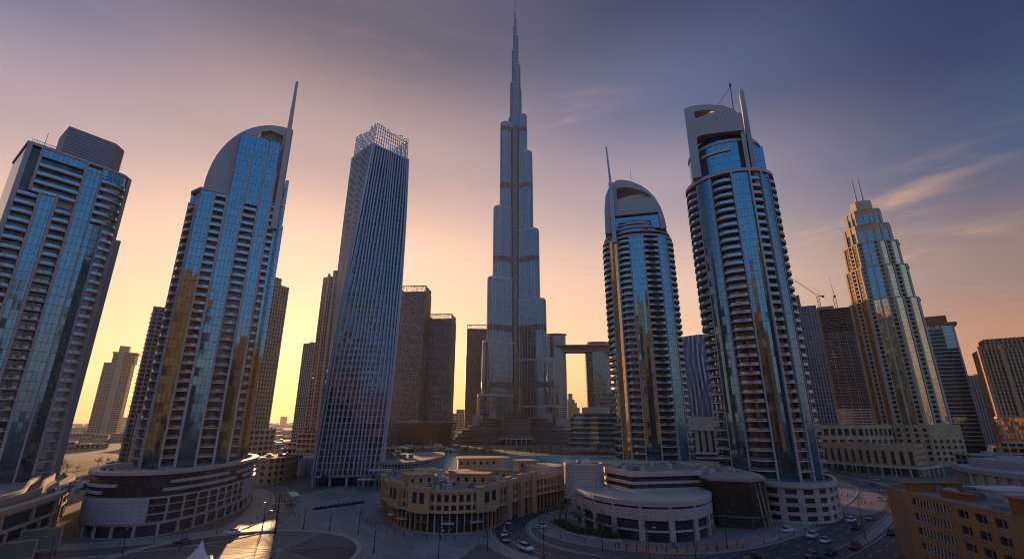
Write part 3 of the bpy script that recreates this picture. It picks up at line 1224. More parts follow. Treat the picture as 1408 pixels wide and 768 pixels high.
# ---------------------------------------------------------------- rounded tower with a single D-shaped crown
def tower_dcrown():
    t = Tower('rounded_tower', 'blue glass balcony tower with a D-shaped hollow crown and mast, right of the tallest tower', (78.5, 272, 0), R(-14))
    z0, zs = 12.5, 138
    a, b = 20.5, 17.0

    def pth(d0, d1, n=16, k=1.0):
        return [(a * k * math.sin(R(lerp(d0, d1, i / n))), -b * k * math.cos(R(lerp(d0, d1, i / n)))) for i in range(n + 1)]
    body = MB()
    body.prism(pth(-180, 180, 48, .91)[:-1], z0, zs)
    t.part('core', body, 'conc')

    def bay(d0, d1, kind, **o):
        t.facade(pth(d0, d1, max(3, int(abs(d1 - d0) / 4))), z0, zs, [(0, 1, kind, o)])
    bay(-130, -82, 'B', bulge=.5, out=.6)
    bay(-82, -53, 'B', bulge=.8, out=.6)
    bay(-53, -51, 'P')
    bay(-51, -36, 'G', mat='glass_gold_lit', out=.4)
    bay(-36, -34, 'P')
    bay(-34, -14, 'B', bulge=.8)
    bay(-14, -12.5, 'P')
    bay(-12.5, 8, 'G', out=.3)
    bay(8, 10, 'P')
    bay(10, 34, 'B', bulge=.3)
    bay(34, 36, 'P')
    bay(36, 55, 'G', out=.3)
    bay(55, 57, 'P')
    bay(57, 90, 'B', bulge=.8, out=.6)
    bay(90, 130, 'B', bulge=.5, out=.6)
    bay(130, 230, 'G')
    for k, (z, h, s) in enumerate(((zs, 1.2, 1.03), (zs + 3.2, .8, .98), (zs + 6, .6, .93))):
        mb = MB()
        mb.prism(pth(-180, 180, 48, s)[:-1], z, z + h)
        t.part('crown_ring', mb, 'conc')
    mb = MB()
    mb.prism(pth(-180, 180, 48, .88)[:-1], zs + 1.2, zs + 6)
    t.part('crown_drum', mb, 'glass_blue')
    mb = MB()
    mb.prism(rect(-15, 14.5, -11, 12), zs + 6.6, zs + 17)
    t.part('crown_glass', mb, 'glass_blue')
    # asymmetric arch: steep on the left, long curve to the right
    zp = 178.5
    outl = [(-18.5, zs + 5), (-18.2, zs + 20), (-17, zs + 30), (-14.8, zs + 35), (-12, zp - 2), (-9.5, zp), (-6, zp - .2), (-1, zp - 1.8), (5, zp - 5.6), (9, zp - 9.6), (12.5, zp - 14.6), (15.5, zp - 22), (17, zp - 30), (17.5, zs + 5)]
    inn = [(14.2, zs + 5), (13.4, zs + 16), (-14.8, zs + 16), (-15.2, zs + 5)]
    hole = [(-10, zs + 24.5), (10.5, zs + 26), (8.5, zs + 28.6), (4.5, zs + 31.5), (0, zs + 33.6), (-5, zs + 34.8), (-10, zs + 34.8)]
    mb = MB()
    mb.plate(list(reversed(outl)) if False else ccw(outl + inn), -13, 12, [hole])
    t.part('arch_crown', mb, 'conc_panel')
    mb = MB()
    mb.plate(ccw([(-10, zs + 24.5), (10.5, zs + 26), (8, zs + 30.5), (-2, zs + 30), (-10, zs + 28)]), -10.5, -10)
    t.part('crown_infill', mb, 'conc')
    # bands across the glass
    for k in range(3):
        mb = MB()
        q = pth(-50, 32, 10, .84 + .02 * k)
        mb.band(q, offset(q, -.8), zs + 7 + (2 - k) * 2.0, zs + 7.8 + (2 - k) * 2.0)
        t.part('crown_balcony', mb, 'conc')
    mb = MB()
    mb.prism([(-14.6, -15), (-12, -15), (-12, -12.7), (-14.6, -12.7)], zs - 2, zp - 2)
    mb.tube((-13.4, -13.8, zp - 3), (-14.5, -13.8, zp + 24), .8, .45, 8)
    t.part('mast', mb, 'metal')
    mb = MB()
    mb.tube((0, 5, zp - 6), (0, 5, zp + 16), .16, .1, 5)
    mb.beam((-.8, 5, zp + 10), (.8, 5, zp + 10), .15)
    t.part('antenna', mb, 'metal')
    t.finish()


# ---------------------------------------------------------------- rounded tower with horned crown
def tower_horned():
    t = Tower('horned_tower', 'tallest blue glass tower on the right, with a horned open crown and curved balconies', (105.5, 203, 0), R(-27), fh=3.6)
    z0, zs = 11, 141
    a, b = 20.5, 17.0

    def pth(d0, d1, n=16, k=1.0):
        return [(a * k * math.sin(R(lerp(d0, d1, i / n))), -b * k * math.cos(R(lerp(d0, d1, i / n)))) for i in range(n + 1)]
    body = MB()
    body.prism(pth(-180, 180, 48, .91)[:-1], z0, zs)
    t.part('core', body, 'conc')

    def bay(d0, d1, kind, **o):
        t.facade(pth(d0, d1, max(3, int(abs(d1 - d0) / 4))), z0, zs, [(0, 1, kind, o)])
    bay(-125, -80, 'B', bulge=.6, out=.9)
    bay(-80, -47, 'B', bulge=.9, out=.9)
    bay(-47, -45.5, 'P')
    bay(-45.5, -23, 'G', out=.3)
    bay(-23, -21.5, 'P', out=1.0)
    bay(-21.5, 5, 'B', bulge=1.0)
    bay(5, 7, 'P', out=1.0)
    bay(7, 28, 'G', out=.3)
    bay(28, 30.5, 'P', out=1.2)
    bay(30.5, 46, 'B', bulge=.4)
    bay(46, 48, 'P', out=1.0)
    bay(48, 64, 'G', out=.3)
    bay(64, 66, 'P')
    bay(66, 95, 'B', bulge=.7, out=.9)
    bay(95, 125, 'B', bulge=.6, out=.9)
    bay(125, 235, 'G')
    mb = MB()
    mb.prism(pth(-180, 180, 48, 1.06)[:-1], zs, zs + 1.6)
    t.part('crown_ring', mb, 'conc')
    mb = MB()
    mb.prism(pth(-180, 180, 48, .88)[:-1], zs + 1.6, zs + 18)
    t.part('crown_drum', mb, 'glass_blue')
    mb = MB()
    mb.prism(pth(-180, 180, 48, .90)[:-1], zs + 17.2, zs + 18.6)
    t.part('crown_ring', mb, 'conc')
    mb = MB()
    q = pth(-35, 12, 10, .92)
    mb.band(q, offset(q, -.9), zs + 12.5, zs + 13.8)
    t.part('drum_balcony', mb, 'slab')
    dome = MB()
    prev = None
    for k in range(7):
        s = .84 * math.cos(R(k * 13))
        z = zs + 18.6 + 9 * math.sin(R(k * 13))
        ring = pth(-180, 180, 36, s)[:-1]
        if prev:
            for i in range(36):
                j = (i + 1) % 36
                dome.face([(*prev[0][i], prev[1]), (*prev[0][j], prev[1]), (*ring[j], z), (*ring[i], z)], [(i * 2, prev[1]), (i * 2 + 2, prev[1]), (i * 2 + 2, z), (i * 2, z)])
        prev = (ring, z)
    t.part('dome', dome, 'glass_blue')
    zt = 181.5
    outl = [(-16, zs + 1.6), (-11.6, zs + 1.6), (-11.6, zs + 22.5), (-9.5, zs + 23.4), (-2, zs + 22.6), (6, zs + 21.4), (11, zs + 20.6), (11, zt - 13), (8, zt - 8), (3, zt - 4), (-3, zt - 1.6), (-9, zt - .1), (-13, zt + .2), (-16, zt - .4)]
    hole = [(-11, zt - 7.4), (-1, zt - 6.4), (-3, zt - 4.6), (-7, zt - 3.6), (-11, zt - 3.4)]
    mb = MB()
    mb.plate(ccw(outl), -16.5, -9, [hole])
    t.part('arch_crown', mb, 'conc_panel')
    # side drum and blades on the right
    mb = MB()
    mb.prism(pth(-180, 180, 24, .15)[:-1], 0, 1)
    for k, (x, y, zb, ztop, w) in enumerate(((10.4, -15.5, zs + 1, zt - 9, 1.9), (13.2, -12.5, zs - 8, zt + 5.5, 2.2))):
        mb = MB()
        mb.prism([(x - w / 2, y), (x + w / 2, y), (x + w / 2, y + 7), (x - w / 2, y + 7)], zb, ztop - w)
        mb.prism([(x - w / 3, y + 1), (x + w / 3, y + 1), (x + w / 3, y + 5), (x - w / 3, y + 5)], ztop - w, ztop)
        t.part('blade', mb, 'conc_panel')
    mb = MB()
    mb.prism(rect(13.5, 18.6, -9, 8), zs - 2, zs + 14)
    t.part('side_block', mb, 'glass_blue')
    mb = MB()
    mb.tube((8, -12, zt - 9), (8.4, -12, zt + 9), .32, .2, 6)
    t.root.scale = (.9, .95, 1)
    mb.beam((8.4, -12, zt + 8), (-1, -12, zt - 3), .16)
    mb.tube((8.4, -12, zt + 8.2), (8.4, -12, zt + 9.6), .6, .5, 6)
    t.part('antenna', mb, 'metal_dark')
    t.finish()


# ---------------------------------------------------------------- stepped golden tower
def tower_stepped():
    t = Tower('stepped_tower', 'gold-lit stepped tower of stone ribs with twin masts', (333, 402, 0), R(-44), conc='sand_light', slab='sand_light', parapet='solid', glass='glass_gold_lit', fh=3.7)
    tiers = [(30, 133, 24), (133, 163, 22.2), (163, 186, 20.0), (186, 204, 16.8), (204, 220, 12.6)]

    def plan(w):
        c = w * .62
        return [(-w, -w + c), (-w + c, -w), (w - c, -w), (w, -w + c), (w, w - c), (w - c, w), (-w + c, w), (-w, w - c)]
    for ti, (za, zb, w) in enumerate(tiers):
        P = plan(w)
        mb = MB()
        mb.prism(offset(P, -1.4, True), za, zb)
        t.part('core', mb, 'sand_light')
        n = 5 if ti < 2 else 3
        for i in range(8):
            e = [P[i], P[(i + 1) % 8]]
            mid = ((e[0][0] + e[1][0]) / 2, (e[0][1] + e[1][1]) / 2)
            vis = i in (7, 0, 1, 2)
            long_ = i % 2 == 1
            if ti >= 3:
                t.facade(e, za, zb, [(0, .12, 'P'), (.12, .42, 'G', {'mat': 'glass_blue', 'z1': zb - 6}), (.42, .58, 'P'), (.58, .88, 'G', {'mat': 'glass_blue', 'z1': zb - 6}), (.88, 1, 'P'), (.12, .42, 'S', {'z0': zb - 6}), (.58, .88, 'S', {'z0': zb - 6})])
            elif not vis:
                t.facade(e, za, zb, [(0, 1, 'G')])
            elif long_:
                g = 'glass_gold_lit' if i in (7,) else ('glass_blue' if ti else 'glass_pale')  # sunward face carries the painted gold glow in its glass
                t.facade(e, za, zb, [(0, .05, 'P'), (.05, .2, 'B', {'bulge': 0, 'out': .2, 'rec': 1.1}), (.2, .24, 'P'), (.24, .46, 'G', {'mat': g}), (.46, .54, 'P'), (.54, .76, 'G', {'mat': g}),
                                     (.76, .8, 'P'), (.8, .95, 'B', {'bulge': 0, 'out': .2, 'rec': 1.1}), (.95, 1, 'P')])
            else:
                g = 'glass_gold_lit' if i in (0,) else 'glass_pale'
                t.facade(e, za, zb, [(0, .08, 'P'), (.08, .34, 'G', {'mat': g}), (.34, .4, 'P'), (.4, .6, 'B', {'bulge': 0, 'out': .2, 'rec': 1.1}), (.6, .66, 'P'), (.66, .92, 'G', {'mat': g}), (.92, 1, 'P')])
        mb = MB()
        mb.prism(offset(P, .55, True), zb - .4, zb + .6)
        t.part('cornice', mb, 'sand_light')
    mb = MB()
    mb.prism(plan(8), 220.7, 231)
    t.part('crown_block', mb, 'sand_light')
    for x in (-2.2, 2.6):
        mb = MB()
        mb.tube((x, 0, 230), (x, 0, 257), .8, .35, 8)
        t.part('mast', mb, 'metal')
    # masonry base with small windows
    mb = MB()
    base = plan(28)
    mb.prism(base, 0, 30)
    pod = t.part('podium', mb, 'sand')
    win = [(f, k) for f in range(6) for k in range(7)]
    cnt = 0
    for i in (7, 0, 1, 2):
        a_, b_ = base[i], base[(i + 1) % 8]
        n = max(3, int(math.dist(a_, b_) / 4.6))
        for f in range(6):
            for k in range(n):
                if cnt >= 98:
                    continue
                p = sub([a_, b_], (k + .28) / n, (k + .72) / n)
                w = MB()
                w.band(offset(p, .12), offset(p, -.3), 4 + f * 4.2, 6.4 + f * 4.2)
                w.build('window', M['glass_pane'], pod)
                cnt += 1
    t.finish()


# ---------------------------------------------------------------- the tallest tower
def tower_tallest():
    t = Tower('supertall_tower', 'tallest tower, a silver stepped spire behind the lake', (6, 790, 0), 0.0)
    D = 780

    def X(u, v):  # distance from the axis in metres at that row
        a = (u - 704) / FPX
        b = (384 - v) / FPX
        return a * D / (_c - b * _s) - 6

    def Z(v):
        b = (384 - v) / FPX
        return CAM_H + (_s + b * _c) * D / (_c - b * _s)
    left = [(690.3, 172), (681.3, 289), (673.5, 386), (666.5, 473), (660, 545)]
    right = [(722.3, 160), (729.4, 213), (738, 320), (747, 416), (757, 497), (764, 560)]
    mid = [(700, 240), (700, 350), (700, 440), (700, 510)]
    bands = [Z(180), Z(258), Z(359), Z(453), Z(530)]

    def stadium(ang, ext, r, n=14):
        ca, sa = math.cos(R(ang)), math.sin(R(ang))
        px, py = -sa, ca
        res = [(-px * r, -py * r)]
        for i in range(n + 1):
            th = -90 + 180 * i / n
            c, s = math.cos(R(th)) * r, math.sin(R(th)) * r
            res.append((ca * (ext - r) + ca * c + px * s, sa * (ext - r) + sa * c + py * s))
        res.append((px * r, py * r))
        return res

    def wing(ang, levels, rs):
        for k, (ext, z) in enumerate(levels):
            r = rs + k * 1.1
            mb = MB()
            P = stadium(ang, ext, r)
            mb.prism(P, 0, z, u0=.3)
            t.part('tube', mb, 'glass_burj')
            mb = MB()
            mb.prism(stadium(ang, ext - .8, r - .8), z, z + 3)
            t.part('tube_cap', mb, 'metal')
            for zb in bands:
                if zb < z - 10:
                    mb = MB()
                    mb.prism(stadium(ang, ext + .35, r + .35), zb - 5, zb + 5)
                    t.part('mechanical_band', mb, 'mech')
            # vertical steel fins on the tube nose
            fn = MB()
            for i in range(2, len(P) - 1, 2):
                q = P[i]
                fn.beam((q[0] * 1.004, q[1] * 1.004, 0), (q[0] * 1.004, q[1] * 1.004, z + 2), .45)
            L_ = (ext - r)
            ca, sa = math.cos(R(ang)), math.sin(R(ang))
            for s in (-1, 1):
                for m in range(1, int(L_ / 5)):
                    d = m * 5
                    fn.beam((ca * d - s * sa * (r + .2), sa * d + s * ca * (r + .2), 0), (ca * d - s * sa * (r + .2), sa * d + s * ca * (r + .2), z), .4)
            t.part('steel_fin', fn, 'burj_fin')
    c30 = math.cos(R(30))
    wing(210, [(-X(*p) / c30 + (2.0), Z(p[1])) for p in left], 9.0)
    wing(-30, [(X(*p) / c30 + (2.0), Z(p[1])) for p in right], 9.0)
    wing(90, [(30 + 9 * i, z) for i, z in enumerate((Z(230), Z(300), Z(400), Z(480)))], 9.5)
    # central shafts, stepping up to the pinnacle
    core = [(13.5, Z(160), 0), (11.5, Z(139), 1), (11, Z(120), 2.5), (8.5, Z(111), -1.5), (8.5, Z(87), 3), (5.6, Z(66), -1), (5.5, Z(46), 2), (3.5, Z(31), 0), (2.6, Z(20), 1), (1.6, Z(12), 0)]
    for r, z, dx in core:
        P = [(dx + r * math.cos(R(a)), r * math.sin(R(a))) for a in range(0, 360, 20)]
        mb = MB()
        mb.prism(P, 200, z)
        t.part('core_shaft', mb, 'glass_burj')
        mb = MB()
        mb.prism([(dx + (r * .85) * math.cos(R(a)), r * .85 * math.sin(R(a))) for a in range(0, 360, 20)], z, z + 2.2)
        t.part('tube_cap', mb, 'metal')
    mb = MB()
    mb.tube((0, 0, Z(22)), (0, 0, Z(-14)), 1.5, .6, 10)
    t.part('pinnacle', mb, 'metal')
    # dark valley glass between the two front wings
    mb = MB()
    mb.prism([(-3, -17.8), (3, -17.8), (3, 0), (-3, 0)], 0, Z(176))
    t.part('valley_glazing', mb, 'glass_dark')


M['burj_fin'] = rough_mat('polished_steel_fins', (.27, .30, .33), .3, .06, .02, 0, metal=.9)

tower_left_edge()
tower_blade()
tower_twisted()
tower_dcrown()
tower_horned()
tower_stepped()
tower_tallest()

# ------------------------------------------------------------------ gridded towers further off
def grid_body(root, plan, z0, z1, fh=3.5, bay=3.0, band=.9, pier=.7, proud=.45, wall='far_a', glass='glass_pane', skip=(), bands=True):
    core = MB()
    core.prism(plan, z0, z1)
    core.build('window_wall', M[glass], root)
    fr = MB()
    n = int((z1 - z0) / fh)
    if bands:
        big = offset(plan, proud, True)
        for k in range(n + 1):
            z = z0 + k * fh
            fr.prism(big, z, min(z + band, z1 + .6))
    fr2 = MB()
    for i in range(len(plan)):
        if i in skip:
            continue
        e = [plan[i], plan[(i + 1) % len(plan)]]
        m = max(1, round(plen(e) / bay))
        for k in range(m + 1):
            c = k / m
            w = pier / plen(e) / 2
            p = sub(e, max(0, c - w), min(1, c + w))
            fr2.band(offset(p, proud + .12), offset(p, -.05), z0, z1 + .3)
    if bands:
        fr.build('floor_banding', M[wall], root)
    fr2.build('pier_screen', M[wall], root)
    return root


def roof_bits(root, x0, x1, y0, y1, z, seed, mat='far_b', n=4):
    rnd = random.Random(seed)
    for k in range(n):
        mb = MB()
        mb.box(rnd.uniform(x0, x1), rnd.uniform(y0, y1), z, rnd.uniform(2, 5), rnd.uniform(2, 4), rnd.uniform(1.5, 3.5))
        mb.build('roof_plant', M[mat], root)


def far_towers():
    # lone tower at the far left
    t = thing('apartment_tower', 'pale hazy tower standing alone between the two leftmost glass towers', 'tower', (-680, 815, 0), R(30))
    grid_body(t, rect(-22, 15, -12, 18), 10, 128, 3.6, 4.0, 1.3, .6, wall='far_a')
    grid_body(t, rect(-13, 17, -10, 16), 128, 146, 3.6, 3.6, 1.3, .6, wall='far_a')
    mb = MB()
    mb.prism(rect(-5, 3, -12.8, 16), 10, 149)
    mb.build('central_spine', M['far_a'], t)
    mb = MB()
    mb.prism(rect(-8, 6, -6, 8), 146, 158)
    mb.build('roof_block', M['far_a'], t)
    mb = MB()
    mb.prism(rect(-15, 20, -12, 18), 144.8, 146.6)
    mb.build('roof_slab', M['far_a'], t)
    t = thing('low_block', 'long low beige block at the foot of the lone hazy tower', 'building', (-690, 790, 0), R(33))
    grid_body(t, rect(-75, 55, -14, 8), 0, 13, 4.2, 4.0, 1.0, .9, wall='far_a')
    grid_body(t, rect(-90, 70, -22, -15), 0, 6, 3, 3.4, .8, .8, wall='far_a')
    # towers half hidden by the blade tower
    t = thing('serrated_tower', 'dark serrated balcony tower peeking out left of the blade-topped tower', 'tower', (-279, 382, 0), R(30))
    grid_body(t, rect(-17, 17, -12, 14), 0, 121, 3.4, 3.4, .9, .8, .9, wall='far_b')
    sb = MB()
    for k in range(33):
        sb.box(-17.8, -3, 6 + k * 3.4, 2.6, 15, .5)
        sb.box(0, -12.6, 6 + k * 3.4, 20, 2.4, .5)
    sb.build('balcony_rows', M['far_b'], t)['kind'] = 'stuff'
    roof_bits(t, -12, 12, -8, 8, 121, 1)
    t = thing('beige_annex', 'small beige block with punched windows below the serrated tower', 'building', (-262, 356, 0), R(30))
    grid_body(t, rect(-10, 12, -8, 10), 0, 38, 4.0, 4.5, 1.6, 1.8, .3, wall='sand_light')
    t = thing('residential_tower', 'sunlit beige tower peeking out right of the blade-topped tower', 'tower', (-227, 402, 0), R(-20))
    grid_body(t, rect(-18, 17, -14, 15), 26, 150, 3.4, 3.0, 1.0, 1.0, .5, wall='sand_light')
    grid_body(t, rect(-12, 12, -10, 10), 150, 157, 3.4, 3.0, 1.0, 1.0, .4, wall='sand_light')
    mb = MB()
    mb.band([(-19, -15), (18, -15)], [(-19, -13.6), (18, -13.6)], 148.5, 151.5)
    mb.build('cornice', M['sand_light'], t)
    grid_body(t, rect(-22, 22, -19, 18), 0, 27, 4.2, 5, 1.5, 1.2, .5, wall='sand_light')
    # towers behind the twisted tower
    t = thing('residential_tower', 'low hazy orange tower furthest left behind the twisted tower', 'tower', (-255, 620, 0), R(-22))
    grid_body(t, rect(-18, 20, -14, 14), 0, 131, 3.5, 3.2, 1.0, 1.0, .5, wall='sand_light')
    roof_bits(t, -12, 12, -8, 8, 131.5, 3, 'sand_light')
    t = thing('residential_tower', 'sunlit beige tower directly behind the left edge of the twisted tower', 'tower', (-166, 450, 0), R(-20))
    grid_body(t, rect(-19, 18, -14, 15), 24, 170, 3.4, 3.0, 1.0, 1.1, .5, wall='sand_light')
    grid_body(t, rect(-11, 16, -10, 12), 170, 177, 3.4, 3.0, 1.0, 1.1, .5, wall='sand_light')
    for x in (-13.5, -6):
        mb = MB()
        mb.prism(rect(x, x + 2.4, -15.4, -13.8), 24, 173)
        mb.build('facade_spine', M['sand_light'], t)
    grid_body(t, rect(-22, 24, -18, 18), 0, 24, 4.2, 5, 1.5, 1.2, .5, wall='sand_light')
    # dark mesh-clad pair
    for (x, y, w, d, h, rz, lab, seed) in ((-146, 668, 42, 34, 222, -4, 'taller and left one of two dark mesh-clad slab towers', 5), (-107, 690, 37, 34, 185, -4, 'lower and right one of two dark mesh-clad slab towers', 6),
                                           (-64, 868, 41, 40, 204, 6, 'dark mesh-clad tower just left of the tallest tower', 7)):
        t = thing('mesh_tower', lab, 'tower', (x, y, 0), R(rz), 'towers clad in dark mesh screens')
        P = rect(-w / 2, w / 2, -d / 2, d / 2)
        grid_body(t, P, 0, h - 9, 3.2, 3.2, .9, .55, .8, wall='screen', glass='void')
        rnd = random.Random(seed)
        mb = MB()
        cell = 1.6
        nu, nv = int(w / cell), int((h - 12) / cell)
        for iv in range(0, nv):
            for iu in range(nu):
                if rnd.random() < .42:
                    x0 = -w / 2 + iu * cell
                    z0 = 3 + iv * cell
                    mb.face([(x0, -d / 2 - 1.1, z0), (x0 + cell * 1.2, -d / 2 - 1.1, z0 + .25), (x0 + cell * 1.1, -d / 2 - 1.0, z0 + cell * .9), (x0 - .1, -d / 2 - 1.0, z0 + cell * .6)], [(x0, z0)] * 4)
        nd = int(d / cell)
        for iv in range(0, nv):
            for iu in range(nd):
                if rnd.random() < .42:
                    for sx, fl in ((w / 2 + 1.1, 1), (-w / 2 - 1.1, -1)):
                        y0 = -d / 2 + iu * cell
                        z0 = 3 + iv * cell
                        q = [(sx, y0, z0), (sx, y0 + cell, z0 + .3), (sx, y0 + cell, z0 + cell * .8), (sx, y0, z0 + cell * .7)]
                        mb.face(q if fl > 0 else list(reversed(q)), [(y0, z0)] * 4)
        mb.build('mesh_screen', M['screen'], t)
        cr = MB()
        for i in range(4):
            e = [P[i], P[(i + 1) % 4]]
            n = int(plen(e) / 1.6)
            for k in range(n):
                a, b = sub(e, k / n, (k + 1) / n)[0], sub(e, k / n, (k + 1) / n)[-1]
                if rnd.random() < .8:
                    cr.beam((*a, h - 9), (*b, h - 1), .35)
                if rnd.random() < .8:
                    cr.beam((*b, h - 9), (*a, h - 1), .35)
            cr.beam((*e[0], h - .8), (*e[1], h - .8), 1.2)
        cr.build('crown_screen', M['screen'], t)
    # low hazy blocks left of the tallest tower and between others
    for (x, y, w, h, lab) in ((-118, 1120, 50, 58, 'hazy stepped block between the dark mesh towers'), (-196, 640, 26, 52, 'low hazy slab behind the right foot of the twisted tower'),
                              (152, 1250, 20, 100, 'slim hazy tower seen under the sky bridge'), (172, 1330, 26, 80, 'hazy block beside the slim tower under the sky bridge'),
                              (560, 720, 40, 120, 'hazy tower right of the half-built tower')):
        t = thing('far_block', lab, 'building', (x, y, 0), 0)
        grid_body(t, rect(-w / 2, w / 2, -12, 12), 0, h * .85, 3.6, 3.4, 1.2, 1.2, .4, wall='far_a')
        grid_body(t, rect(-w / 5, w / 4, -9, 9), h * .85, h, 3.6, 3.4, 1.2, 1.2, .4, wall='far_a')
    # the pair joined by a bridge
    t = thing('bridged_towers', 'pair of silver banded towers joined by a high sky bridge', 'tower', (130, 905, 0), 0)
    for (cx, w, h, nm) in ((-46, 21, 190, 0), (36, 24, 174, 1)):
        P = [(cx + w * math.cos(R(a)) * (1 if True else 1), 15 * math.sin(R(a))) for a in range(0, 360, 20)]
        mb = MB()
        mb.prism(P, 0, h)
        sh = mb.build('shaft', M['glass_burj'], t)
        fb = MB()
        for k in range(int(h / 3.8)):
            fb.prism(offset(P, .9, True), k * 3.8, k * 3.8 + .7)
        fb.build('floor_banding', M['conc'], sh)
        for k, (s, hh) in enumerate(((.9, 4), (.6, 7), (1.0, 8))):
            c = MB()
            c.prism([(cx + 3 + w * s * math.cos(R(a)), 15 * s * math.sin(R(a))) for a in range(0, 360, 20)], h + hh - 4, h + hh - 2.5)
            c.build('crown_ring', M['metal'], sh)
    mb = MB()
    for k, (g, z0, z1) in enumerate(((2, 160, 161), (0, 161, 164.5), (3, 164.5, 165.5), (1, 165.5, 169), (9, 169, 170.4), (12, 170.4, 171.4))):
        mb.prism([(-34 - g, -12 - g), (20, -16 - g), (126, -12 - g), (138 + g, 0), (126, 12 + g), (-34 - g, 12 + g)], z0, z1)
    mb.build('sky_bridge', M['far_b'], t)
    # half-built tower
    t = thing('unfinished_tower', 'half-built concrete tower with ragged open floors and a red hoist', 'tower', (424, 612, 0), R(-30))
    grid_body(t, rect(-30, 26, -14, 16), 40, 142, 3.4, 2.6, .5, .35, .6, wall='raw', glass='void')
    grid_body(t, rect(-24, 34, -6, 22), 0, 118, 3.4, 3, .5, .4, .6, wall='raw', glass='void')
    rnd = random.Random(11)
    for k in range(10):
        mb = MB()
        z = 143 + k * 3.4
        P = [(-30 - rnd.uniform(0, 3) - k * .3, -15 - rnd.uniform(0, 2)), (27 + rnd.uniform(0, 4) + k * .2, -15 - rnd.uniform(0, 2)), (27 + rnd.uniform(0, 4), 17), (-31, 17)]
        mb.prism(P, z, z + .7)
        mb.build('open_floor', M['raw'], t)
    mb = MB()
    for i in range(12):
        for y in (-12, 0, 12):
            mb.box(-27 + i * 4.7, y, 141, 1.0, 1.0, 34)
    mb.build('column_grid', M['raw'], t)
    mb = MB()
    mb.prism(rect(-8, 10, -6, 8), 142, 180)
    mb.build('lift_core', M['raw'], t)
    mb = MB()
    for s in (-1.4, 1.4):
        mb.beam((-10 + s, -17.5, 30), (-10 + s, -17.5, 178), .8)
    for k in range(49):
        mb.beam((-11.4, -17.5, 30 + k * 3), (-8.6, -17.5, 33 + k * 3), .5)
    mb.prism(rect(-12, -8, -17.4, -16), 30, 176)
    mb.build('hoist_mast', M['crane_hoist'], t)
    mb = MB()
    for s in range(7):
        x = -29 + s * 9
        mb.beam((x, -16.4, 40), (x, -16.4, 142), .35)
    for s in range(24):
        mb.beam((-30, -16.6, 42 + s * 4.3), (26, -16.6, 42 + s * 4.3), .3)
    mb.build('scaffold', M['metal'], t)
    # low white slatted block under it
    t = thing('slatted_block', 'pale slatted car park block under the half-built tower', 'building', (402, 560, 0), R(-28))
    grid_body(t, rect(-32, 36, -10, 14), 0, 46, 3.0, 8, 1.3, .5, .7, wall='white')
    # cranes
    crane((414, 606, 176), 18, 36, R(150), 48, 'luffing crane leaning left on the half-built tower')
    crane((432, 600, 176), 16, 30, R(60), 70, 'steep luffing crane, right one of two on the half-built tower')
    # slab tower behind the horned tower
    t = thing('residential_tower', 'dark vertical-ribbed tower rising behind the right side of the horned tower', 'tower', (271, 440, 0), R(-28))
    grid_body(t, rect(-16, 8, -12, 14), 0, 147, 3.4, 2.3, .6, 1.0, .6, wall='far_b')
    grid_body(t, rect(8, 20, -9, 14), 0, 136, 3.4, 2.3, .6, 1.0, .6, wall='far_b')
    roof_bits(t, -12, 4, -8, 8, 147, 9)
    # banded glass tower with brown roof box
    t = Tower('banded_tower', 'dark blue tower with white floor bands, right of the golden stepped tower', (447, 492, 0), R(-36), glass='glass_blue', slab='conc', parapet='solid', fh=4.0)
    F = [(-25, 4), (-12, 0), (0, -1.6), (12, 0), (22, 4)]
    mb = MB()
    mb.prism([(-24, 5), (-12, 1.5), (0, 0), (12, 1.5), (21, 5), (21, 30), (-24, 30)], 0, 131)
    t.part('core', mb, 'glass_dark')
    t.facade(F, 8, 130, [(0, .03, 'P'), (.03, .3, 'B', {'bulge': 0, 'out': .5, 'rec': 1.6}), (.3, .33, 'P'), (.33, .97, 'G'), (.97, 1, 'P')])
    mb = MB()
    pp = sub(F, .33, .97)
    for k in range(30):
        mb.band(offset(pp, .35), offset(pp, -.2), 10 + k * 4, 10.8 + k * 4)
    t.part('floor_banding', mb, 'conc')
    t.facade([(22, 4), (22, 30), (-25, 30), (-25, 4)], 8, 130, [(0, 1, 'G')])
    mb = MB()
    mb.prism([(-26, 3), (-12, -1), (0, -2.6), (12, -1), (25, 3), (25, 31), (-26, 31)], 130, 133)
    mb.prism([(-22, 4), (18, 4), (18, 26), (-22, 26)], 133, 141)
    t.part('roof_box', mb, 'ochre_dark')
    t.finish(60)
    crane((447, 505, 141), 6, 14, R(80), 70, 'small roof crane on the white-banded blue tower')
    # towers at the right edge
    t = thing('residential_tower', 'brown ribbed tower cut by the right edge of the view', 'tower', (476, 444, 0), R(-36))
    grid_body(t, rect(-22, 26, -14, 20), 0, 98, 3.4, 2.6, .6, 1.2, .7, wall='sand')
    grid_body(t, rect(-16, 26, -10, 16), 98, 108, 3.4, 3, .8, 1.2, .6, wall='sand')
    for x in (-23.5, -9, 8):
        mb = MB()
        mb.prism(rect(x, x + 2.6, -16.2, -14), 0, 101)
        mb.build('facade_spine', M['sand'], t)
    t = thing('slab_block', 'grey ribbed slab block between the banded tower and the right-edge tower', 'building', (712, 715, 0), R(-40))
    grid_body(t, rect(-26, 26, -12, 14), 0, 98, 3.5, 3.2, .5, 1.4, .8, wall='far_b')
    roof_bits(t, -20, 20, -8, 8, 98, 12, 'sand', 6)
    t = thing('low_block', 'long sunlit sand-coloured block at the right edge below the towers', 'building', (470, 412, 0), R(-38))
    grid_body(t, rect(-40, 60, -8, 8), 14, 36, 7, 8, 1.6, 1.5, .8, wall='sand_light', glass='glass_gold_lit')
    grid_body(t, rect(-44, 64, -10, 10), 0, 14, 5, 5, 1.6, 1.2, .8, wall='sand')
